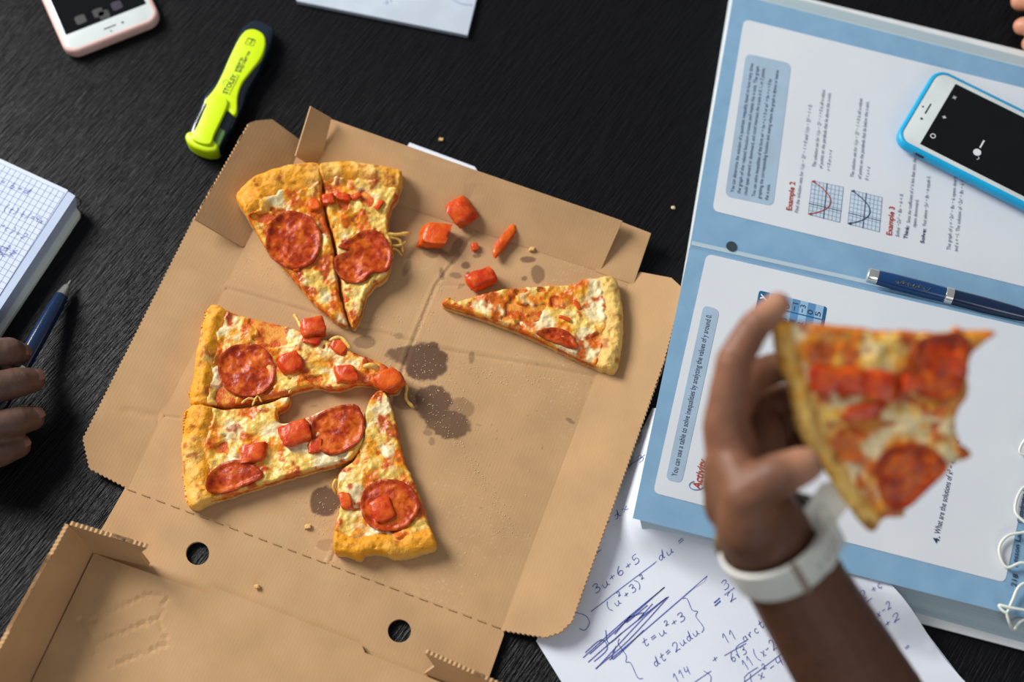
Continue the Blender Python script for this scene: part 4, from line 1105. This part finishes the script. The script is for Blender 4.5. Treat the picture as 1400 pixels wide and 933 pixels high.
hlt('маркер-', (324, 98), (333, 78), .0045, bold=True); hlt('выделитель', (329, 99), (343, 70), .0042, bold=True)
mb = MB(); mb.ribbon([plH.at(313, 130, .0002), plH.at(327, 103, .0002)], .0004)
bx_ = [(335, 60), (339, 52), (349, 55), (346, 63)]
mb.ribbon([plH.at(*q, .0002) for q in bx_ + bx_[:2]], .0005); mb.ribbon([plH.at(*q, .0002) for q in ((339, 57), (342, 60), (346, 53))], .0009); mb.ribbon([plH.at(*q, .0002) for q in ((339, 52), (349, 55))], .001)
mb.ribbon([plH.at(309 + 4 * math.cos(a), 113 + 4 * math.sin(a), .0002) for a in np.linspace(2, 5.6, 12)], .0003); mb.build('logo_marks', M['black_print'], sh)

# ------------------------------------------------------------------ notebook
zn = .020
nb = thing('notebook', 'squared exercise notebook with blue handwriting at the left edge', 'notebook', at(-20, 330, 0))
nbtop = [(-260, 108), (0, 219), (97, 264), (103, 268), (-110, 590), (-330, 480)]
nbbase = [(-262, 120), (0, 238), (100, 279), (109, 290), (108, 296), (-106, 618), (-330, 500)]
MB().prism([at(*q, .0035) for q in nbbase], (0, 0, -.0033)).build('back_cover', M['nb_cover'], nb)
T_ = [at(*q, zn) for q in nbtop]; B_ = [at(*q, .0036) for q in ((-258, 118), (0, 232), (98, 275), (106, 283), (-107, 606), (-330, 496))]
n = 6; mobj('page_block', T_ + B_, [list(range(n)), [n + i for i in range(n)]] + [[i, (i + 1) % n, n + (i + 1) % n, n + i] for i in range(n)], M['nb_edge'], nb)
plN = flat(zn + .0004)
pg = MB().prism([plN.at(*q) for q in ((-260, 106), (0, 217), (93, 260), (-114, 578), (-330, 470))], (0, 0, -.0003)).build('page', M['paper_nb'], nb)
mb = MB()
o0 = plN.at(88, 264, .0002); ux = plN.at(0, 223.5, .0002) - o0; ux /= np.linalg.norm(ux); uy = plN.at(-48, 478, .0002) - o0; uy /= np.linalg.norm(uy)
for i in range(40):
    p = o0 + ux * (.0052 * i); mb.ribbon([p, p + uy * .20], .00028)
    p = o0 + uy * (.0052 * i); mb.ribbon([p, p + ux * .20], .00028)
mb.build('ruled_grid', M['rule'], pg, kind='stuff')
mb = MB()
for s, a, b in (('= b+d', (-2, 250), (38, 266)), ('2 g(t) k/=4x', (-12, 282), (58, 306)), ('f(x+c)=2', (-22, 300), (32, 328)), ('2^3x', (-4, 346), (24, 346)), ('-2=x', (-60, 330), (10, 352)), ('= 2^3x', (-30, 345), (20, 350))):
    handwrite(mb, s, a, b, plN, .0055, w=.0004, off=.0004, seed=len(s))
mb.build('handwriting', M['ink'], pg, kind='stuff')
rg = at(105, 276, .010)
MB().tube([rg + .004 * np.array([math.cos(a) * .8, math.sin(a) * .5, math.sin(a)]) for a in np.linspace(0, 6.283, 16)], .0006, 6).build('binding_ring', M['dark'], nb, smooth=True)

# pen in the left hand
qA, qB = at(95, 386, .006), at(-38, 620, .038)
pn = thing('ballpoint_pen', 'navy blue ballpoint pen with chrome tip held by the hand at the left edge', 'pen', at(60, 440, 0))
def seg2(name, prof, mat):
    V, Fc = lathe(qA, qB, prof, 24); return mobj(name, V, Fc, mat, pn, smooth=True, sharp=40)
seg2('refill_point', [(-.002, .0004), (.0005, .0008), (.004, .0011)], M['silver'])
seg2('tip_cone', [(.003, .0017), (.005, .0030), (.014, .0050), (.0145, .0054)], M['silver'])
seg2('barrel', [(.0145, .0054), (.03, .0063), (.055, .0066), (.085, .0066)], M['pen_dark'])
seg2('ring', [(.085, .006), (.0855, .0066), (.091, .0066), (.0915, .006)], M['silver'])
seg2('upper_barrel', [(.0915, .0062), (.12, .0064), (.15, .0058), (.151, .003)], M['pen_dark'])

# ------------------------------------------------------------------ white cord at the right edge of the book
cd = MB()
def cpath(pts): return catmull(np.array([at(*q) for q in pts]), 8, False)
cd.tube(cpath([(1440, 600, .036), (1412, 592, .040), (1394, 618, .034), (1420, 628, .034), (1425, 660, .033), (1398, 668, .033), (1388, 700, .034), (1410, 724, .036), (1378, 733, .034), (1366, 752, .033), (1376, 776, .033), (1400, 770, .036),
                (1428, 790, .036), (1396, 800, .036), (1384, 822, .034), (1376, 838, .034), (1366, 828, .033), (1385, 832, .036), (1420, 838, .036)]), .0011, 8)
cd.tube(cpath([(1376, 838, .034), (1380, 852, .031), (1386, 862, .024), (1396, 850, .028), (1425, 838, .03)]), .0011, 8)
cd.build('earphone_cord', M['cord'], None, smooth=True, label='thin white cord looped over the bottom right margin of the textbook', cat='cord')

# ------------------------------------------------------------------ hands
def capsule(mb, p0, r0, p1, r1, seg=18):
    p0, p1 = np.array(p0, float), np.array(p1, float)
    d = p1 - p0; L = np.linalg.norm(d); t = d / L
    prof = [(-r0 * math.cos(a), r0 * math.sin(a)) for a in np.linspace(.12, math.pi / 2, 6)] + [(L + r1 * math.sin(a), r1 * math.cos(a)) for a in np.linspace(0, math.pi / 2 - .12, 6)]
    V, Fc = lathe(p0, p1, prof, seg); mb.add(V, Fc)
def body_from(name, caps, voxel, iters, mat, parent=None, color=None, creases=(), **kw):
    mb = MB()
    for c in caps: capsule(mb, *c)
    V = np.array(mb.V); me = bpy.data.meshes.new('tmp'); me.from_pydata(V.tolist(), [], mb.F)
    bm = bmesh.new(); bm.from_mesh(me); bmesh.ops.recalc_face_normals(bm, faces=bm.faces[:]); bm.to_mesh(me); bm.free()
    o = bpy.data.objects.new('tmp', me); COL.objects.link(o)
    r = o.modifiers.new('r', 'REMESH'); r.mode = 'VOXEL'; r.voxel_size = voxel
    s = o.modifiers.new('s', 'SMOOTH'); s.factor = .5; s.iterations = iters
    dg = bpy.context.evaluated_depsgraph_get(); ev = o.evaluated_get(dg)
    m2 = ev.to_mesh(); n = len(m2.vertices)
    P = np.empty(n * 3); m2.vertices.foreach_get('co', P); P = P.reshape(-1, 3)
    Nn = np.array([v.normal[:] for v in m2.vertices]); Fc = [list(p.vertices) for p in m2.polygons]
    ev.to_mesh_clear(); bpy.data.objects.remove(o); bpy.data.meshes.remove(me)
    for line, w, dp in creases:
        Lp = np.array(line); best = np.full(n, 1e9)
        for a, b in zip(Lp[:-1], Lp[1:]):
            ab = b - a; t = np.clip(((P - a) @ ab) / (ab @ ab), 0, 1); best = np.minimum(best, np.linalg.norm(P - a - t[:, None] * ab, axis=1))
        P = P - Nn * (dp * np.exp(-(best / w) ** 2))[:, None]
    P = P + Nn * ((fbm(P, 160, 3) - .5) * .0008)[:, None]
    tint = color(P, Nn) if color else None
    return mobj(name, P, Fc, mat, parent, smooth=True, tint=tint, **kw)

# raised hand: thumb side towards the viewer, fingers folded behind the slice
DH = .78
hp = lambda px, py, D=DH: deep(px, py, D)
wr = hp(1040, 722, .790)
mcp = [hp(992, 580, .778), hp(990, 584, .797), hp(998, 594, .815), hp(1010, 606, .832)]
caps = []
el = hp(1330, 1215, .925)
caps += [(el, .041, hp(1190, 965, .862), .0345), (hp(1190, 965, .862), .0345, hp(1075, 775, .805), .0275), (hp(1075, 775, .805), .0275, wr, .0255)]
caps += [(wr + R_ * .004, .022, hp(1000, 690, .80), .016), (wr, .024, hp(1012, 660, .800), .022)]
for i, m_ in enumerate(mcp):
    caps.append((wr - F_ * (.010 - .010 * i), .0150, m_, [.0128, .0125, .0118, .0105][i]))
caps.append((hp(1000, 640, .79), .014, mcp[1], .0125))
# index
i_pip, i_dip, i_tip = hp(1004, 492, .770), hp(1032, 447, .772), hp(1063, 417, .776)
caps += [(mcp[0], .0128, i_pip, .0100), (i_pip, .0100, i_dip, .0090), (i_dip, .0090, i_tip, .0074)]
m_pip, m_dip, m_tip = hp(1026, 516, .802), hp(1064, 502, .806), hp(1112, 510, .803)
caps += [(mcp[1], .0125, m_pip, .0100), (m_pip, .0100, m_dip, .0090), (m_dip, .0090, m_tip, .0076)]
r_pip, r_dip, r_tip = hp(1046, 548, .822), hp(1086, 544, .820), hp(1128, 562, .806)
caps += [(mcp[2], .0118, r_pip, .0096), (r_pip, .0096, r_dip, .0086), (r_dip, .0086, r_tip, .0072)]
p_pip, p_dip, p_tip = hp(1056, 590, .838), hp(1088, 592, .832), hp(1120, 604, .815)
caps += [(mcp[3], .0105, p_pip, .0084), (p_pip, .0084, p_dip, .0075), (p_dip, .0075, p_tip, .0064)]
# heel of the hand behind the thumb
caps += [(wr, .020, hp(1052, 628, .832), .017), (hp(1030, 650, .80), .018, hp(1040, 590, .818), .015), (hp(1052, 628, .832), .016, hp(1072, 600, .836), .012)]
caps += [(hp(1046, 578, .834), .013, hp(1088, 572, .834), .011)]
# thumb
t_cmc, t_mcp, t_ip, t_tip = hp(1025, 722, .775), hp(1022, 676, .764), hp(1062, 652, .755), hp(1099, 637, .758)
caps += [(t_cmc, .0175, t_mcp, .0145), (t_mcp, .0145, t_ip, .0124), (t_ip, .0124, t_tip, .0102), (t_mcp, .0130, hp(1000, 625, .776), .0115), (t_cmc, .0160, hp(990, 640, .785), .0125)]
SK, SKL, SKP = s2l(106, 71, 52), s2l(204, 148, 118), s2l(158, 106, 80)
def hand_color(P, N_):
    c = np.tile(SK, (len(P), 1)) * (.9 + .2 * fbm(P, 120, 4))[:, None]
    for q, r, col, k in ((i_tip, .030, SKL, .85), (t_tip, .026, SKL, .95), (m_tip, .03, SKL, .7), (hp(1040, 560, .80), .04, SKP, .5), (i_pip, .034, SKP, .7), (mcp[0], .045, SKP, .6), (t_mcp, .035, SKP, .5)):
        c = mixc(c, col[None, :], k * sst(r, r * .2, np.linalg.norm(P - q, axis=1)))
    return c
cz = []
def across(a, b, c, r):     # a crease across the finger at joint b
    d = c - a; d = d / np.linalg.norm(d); v = -F_; s = np.cross(d, v); s /= np.linalg.norm(s)
    return [b + r * (math.cos(t) * v + math.sin(t) * s) for t in np.linspace(-1.3, 1.3, 7)]
cz += [(across(mcp[0], i_pip, i_dip, .0100), .0012, .0007), (across(i_pip, i_dip, i_tip, .009), .0010, .0006), (across(t_mcp, t_ip, t_tip, .011), .0012, .0008)]
cz += [([hp(1062, 690, .765), hp(1030, 610, .765), hp(1012, 580, .77)], .0018, .0012), ([hp(1085, 712, .775), hp(1060, 722, .772), hp(1020, 748, .775)], .0014, .0008), ([hp(1040, 590, .78), hp(1025, 560, .78)], .0015, .0010)]
per = thing('person', 'person reaching in from the bottom, raised hand gripping the bitten slice', 'person', hp(1190, 965, .862))
hand = body_from('body', caps, .0016, 7, M['skin_dark'], per, hand_color, cz)
def nail(tip, prev, nrmdir, r, w, l, mat, parent):
    d = tip - prev; d /= np.linalg.norm(d); n_ = nrmdir - d * (nrmdir @ d); n_ /= np.linalg.norm(n_); s = np.cross(d, n_)
    V = []; K = 7
    for i in range(K):
        for j in range(K):
            a = (j / (K - 1) - .5) * 2 * w / r; t = i / (K - 1)
            sh = 1 - .25 * (2 * t - 1) ** 4
            V.append(tip + d * (t * l - l * .35) + (r + .0003 - (.0012 * max(0, t - .55) / .45)) * (math.cos(a * sh) * n_ + math.sin(a * sh) * s))
    Fc = [[i * K + j, i * K + j + 1, (i + 1) * K + j + 1, (i + 1) * K + j] for i in range(K - 1) for j in range(K - 1)]
    return mobj('fingernail', V, Fc, mat, parent, smooth=True)
nail(t_tip, t_ip, -F_ * .75 - U_ * .55 + R_ * .35, .0086, .0065, .011, M['nail'], hand)

# wristwatch strap
wa = hp(1063, 748, .797); wdir = hp(1190, 965, .862) - hp(1063, 748, .797); wdir /= np.linalg.norm(wdir)
e1 = np.cross(wdir, -F_); e1 /= np.linalg.norm(e1)
if e1 @ R_ < 0: e1 = -e1
e2 = np.cross(wdir, e1)
if e2 @ (-F_) < 0: e2 = -e2
wt = thing('wristwatch', 'white strapped wristwatch worn on the raised arm', 'watch', wa)
def band(a0, a1, r, hw, th, mat, name, parent, n=40, wtaper=None, lift=0):
    V = []; prof = [(-hw, 0), (-hw * .92, th * .8), (0, th), (hw * .92, th * .8), (hw, 0), (hw * .9, -.0004), (-hw * .9, -.0004)]; K = len(prof)
    for i in range(n + 1):
        a = math.radians(a0 + (a1 - a0) * i / n); rd = e1 * math.cos(a) + e2 * math.sin(a)
        k = 1 if wtaper is None else wtaper(i / n)
        for x, y in prof: V.append(wa + wdir * (x * k) + rd * (r + y + lift * (i / n)))
    Fc = [[i * K + j, i * K + (j + 1) % K, (i + 1) * K + (j + 1) % K, (i + 1) * K + j] for i in range(n) for j in range(K)]
    Fc += [list(range(K)), [n * K + j for j in range(K)]]
    return mobj(name, V, Fc, mat, parent, smooth=True, sharp=50)
RW = .0298
b1 = band(-40, 200, RW, .0105, .0024, M['strap'], 'strap', wt)
b2 = band(-70, 72, RW + .0022, .0100, .0022, M['strap'], 'strap_tail', wt, wtaper=lambda t: 1 if t < .94 else 1 - (t - .94) * 6)
band(18, 30, RW + .0044, .0125, .0016, M['strap'], 'keeper_loop', wt, n=6)
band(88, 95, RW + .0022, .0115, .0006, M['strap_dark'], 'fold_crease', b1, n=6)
for k in range(4):
    a = math.radians(40 + k * 10); rd = e1 * math.cos(a) + e2 * math.sin(a)
    V, Fc = lathe(wa + rd * (RW + .0035), wa + rd * (RW + .0050), [(0, .0011), (.00105, .0011)], 12); mobj('strap_hole', V, Fc, M['strap_dark'], b2)
rd = e1 * math.cos(math.radians(236)) + e2 * math.sin(math.radians(236))
V, Fc = lathe(wa + rd * (RW - .001), wa + rd * (RW + .02), [(0, .012), (.0005, .0135), (.005, .0138), (.0065, .0125), (.0070, .011)], 32); mobj('watch_case', V, Fc, M['gold'], wt, smooth=True, sharp=40)
V, Fc = lathe(wa + rd * (RW + .0058), wa + rd * (RW + .02), [(0, .0112), (.0006, .0108)], 32); mobj('dial', V, Fc, M['white_print'], wt)
# loose strap end sticking out on the right
s0, s1 = hp(1110, 722, .784), hp(1152, 664, .792)
dd = s1 - s0; nn = -F_; sd = np.cross(dd, nn); sd /= np.linalg.norm(sd)
MB().prism([s0 + sd * .0095, s0 - sd * .0095, s0 - sd * .0095 + dd * .8, s1 - sd * .003, s1 + sd * .003, s0 + sd * .0095 + dd * .8], F_ * .0022).build('strap_end', M['strap'], wt)

# the held slice: faces the viewer, tipped a little
hn = -F_ * math.cos(math.radians(9)) - U_ * math.sin(math.radians(9)); hn = hn - R_ * .06; hn /= np.linalg.norm(hn)
hx = R_ - hn * (R_ @ hn); hx /= np.linalg.norm(hx); hy = np.cross(hn, hx)
HELD = Frame(hp(1190, 575, .786), hx, hy, hn)
pizza_slice('bitten wide pizza slice held up in the raised hand',
    [(1058, 449), (1074, 440), (1103, 445), (1152, 449), (1201, 455), (1258, 457), (1299, 459), (1311, 450), (1325, 456), (1366, 457), (1347, 472), (1331, 490), (1325, 514), (1327, 543), (1313, 563), (1309, 584), (1315, 608), (1331, 626), (1298, 642), (1266, 674), (1241, 699), (1238, 711), (1209, 714), (1193, 732), (1168, 706), (1131, 650), (1099, 608), (1087, 571), (1079, 531), (1066, 498)],
    [(1050, 440), (1064, 498), (1078, 531), (1086, 571), (1098, 609), (1130, 651), (1167, 707), (1196, 738)], frame=HELD, seed=83, crust_w=.012, hpx=.012, T=.0085, bulge=.005, cover=.22, whiteness=.42, pale=.4, res=.0014,
    peps=[[(1262, 462), (1285, 458), (1312, 455), (1326, 472), (1320, 500), (1316, 530), (1294, 547), (1268, 545), (1250, 535), (1243, 512), (1246, 485)], [(1197, 645), (1204, 626), (1220, 613), (1240, 607), (1262, 607), (1282, 618), (1297, 640), (1272, 668), (1245, 694), (1225, 700), (1206, 684)]],
    toms=[(1129, 522, .017, .016, .008, 0, 0), (1168, 525, .017, .016, .008, 5, 0), (1209, 530, .019, .017, .008, -5, 0), (1250, 528, .013, .010, .006, 0, 0), (1184, 566, .022, .009, .005, 5, 0), (1312, 500, .010, .016, .007, 10, 0)],
    group='pizza slices')

# hand at the left edge, holding the pen: four fingers lying side by side
hz = lambda px, py, z: at(px, py, z)
fing = [[(-90, 500, .040), (-20, 486, .043), (12, 482, .037), (24, 484, .030)], [(-90, 545, .040), (-22, 534, .044), (24, 523, .036), (44, 520, .028)],
        [(-90, 585, .036), (-24, 588, .041), (22, 577, .033), (44, 572, .024)], [(-90, 622, .030), (-28, 630, .034), (6, 618, .027), (26, 611, .020)]]
rad = [(.0130, .0124, .0118, .0098), (.0130, .0124, .0116, .0098), (.0125, .0118, .0112, .0095), (.0110, .0106, .0100, .0088)]
caps = []; tips = []
for fg, rr in zip(fing, rad):
    q = [hz(*p) for p in fg]; tips.append((q[3], q[2], rr[3]))
    for k in range(3): caps.append((q[k], rr[k], q[k + 1], rr[k + 1]))
kn = [hz(*fg[0]) for fg in fing]; wrist = hz(-300, 600, .045)
for k in range(4): caps.append((wrist + np.array([0, .012 - .01 * k, 0]), .020, kn[k], .014))
caps += [(wrist, .027, hz(-520, 640, .06), .032), (hz(-200, 560, .042), .016, hz(-70, 560, .030), .011), (hz(-70, 560, .028), .011, hz(-12, 560, .020), .009)]
def lh_color(P, N_):
    c = np.tile(s2l(92, 68, 56), (len(P), 1)) * (.88 + .25 * fbm(P, 150, 9))[:, None]
    for tp, pr, r in tips: c = mixc(c, s2l(122, 90, 76)[None, :], .5 * sst(.012, .002, np.linalg.norm(P - tp, axis=1)))
    return c
cz = []
for fg, rr in zip(fing, rad):
    a, b, c_, d_ = [hz(*p) for p in fg]; Zv = np.array([0, 0, 1.])
    for (p, q_, w_, r__) in ((a, b, c_, rr[1]), (b, c_, d_, rr[2])):
        dd_ = w_ - p; dd_ /= np.linalg.norm(dd_); s_ = np.cross(dd_, Zv); s_ /= np.linalg.norm(s_); n_ = np.cross(s_, dd_)
        for sh_ in (-.0022, 0, .0022): cz.append(([q_ + dd_ * sh_ + r__ * (math.cos(t) * n_ + math.sin(t) * s_) for t in np.linspace(-1, 1, 5)], .0007, .0005))
pl_ = thing('person', 'person at the left edge, fingers closed over a pen', 'person', (wrist[0], wrist[1], 0))
lh = body_from('body', caps, .0016, 6, M['skin_dark'], pl_, lh_color, cz)
for tp, pr, r in tips: nail(tp, pr, np.array([.35, .1, .9]), r * .95, .0050, .010, M['nail'], lh)

# fingertips at the top right
caps = []; tips = []
for (p0, p1, p2, r) in (((1490, -20, .03), (1425, 2, .022), (1395, 2, .014), .0083), ((1500, 15, .028), (1428, 32, .020), (1398, 36, .012), .0080), ((1500, 45, .024), (1434, 58, .016), (1408, 60, .010), .0072)):
    a, b, c_ = hz(*p0), hz(*p1), hz(*p2); caps += [(a, r * 1.2, b, r * 1.08), (b, r * 1.08, c_, r)]; tips.append((c_, b, r))
wrist2 = hz(1680, 0, .05)
for c0 in caps[::2]: caps.append((wrist2, .02, c0[0], .012)) if len(caps) < 9 else None
caps.append((wrist2, .022, hz(1900, -40, .06), .027))
rh_color = lambda P, N_: np.tile(s2l(214, 148, 118), (len(P), 1)) * (.9 + .2 * fbm(P, 120, 5))[:, None]
p3 = thing('person', 'person at the top right corner, only three fingertips resting on the table', 'person', (wrist2[0], wrist2[1], 0))
rh = body_from('body', caps, .0016, 5, M['skin_light'], p3, rh_color)
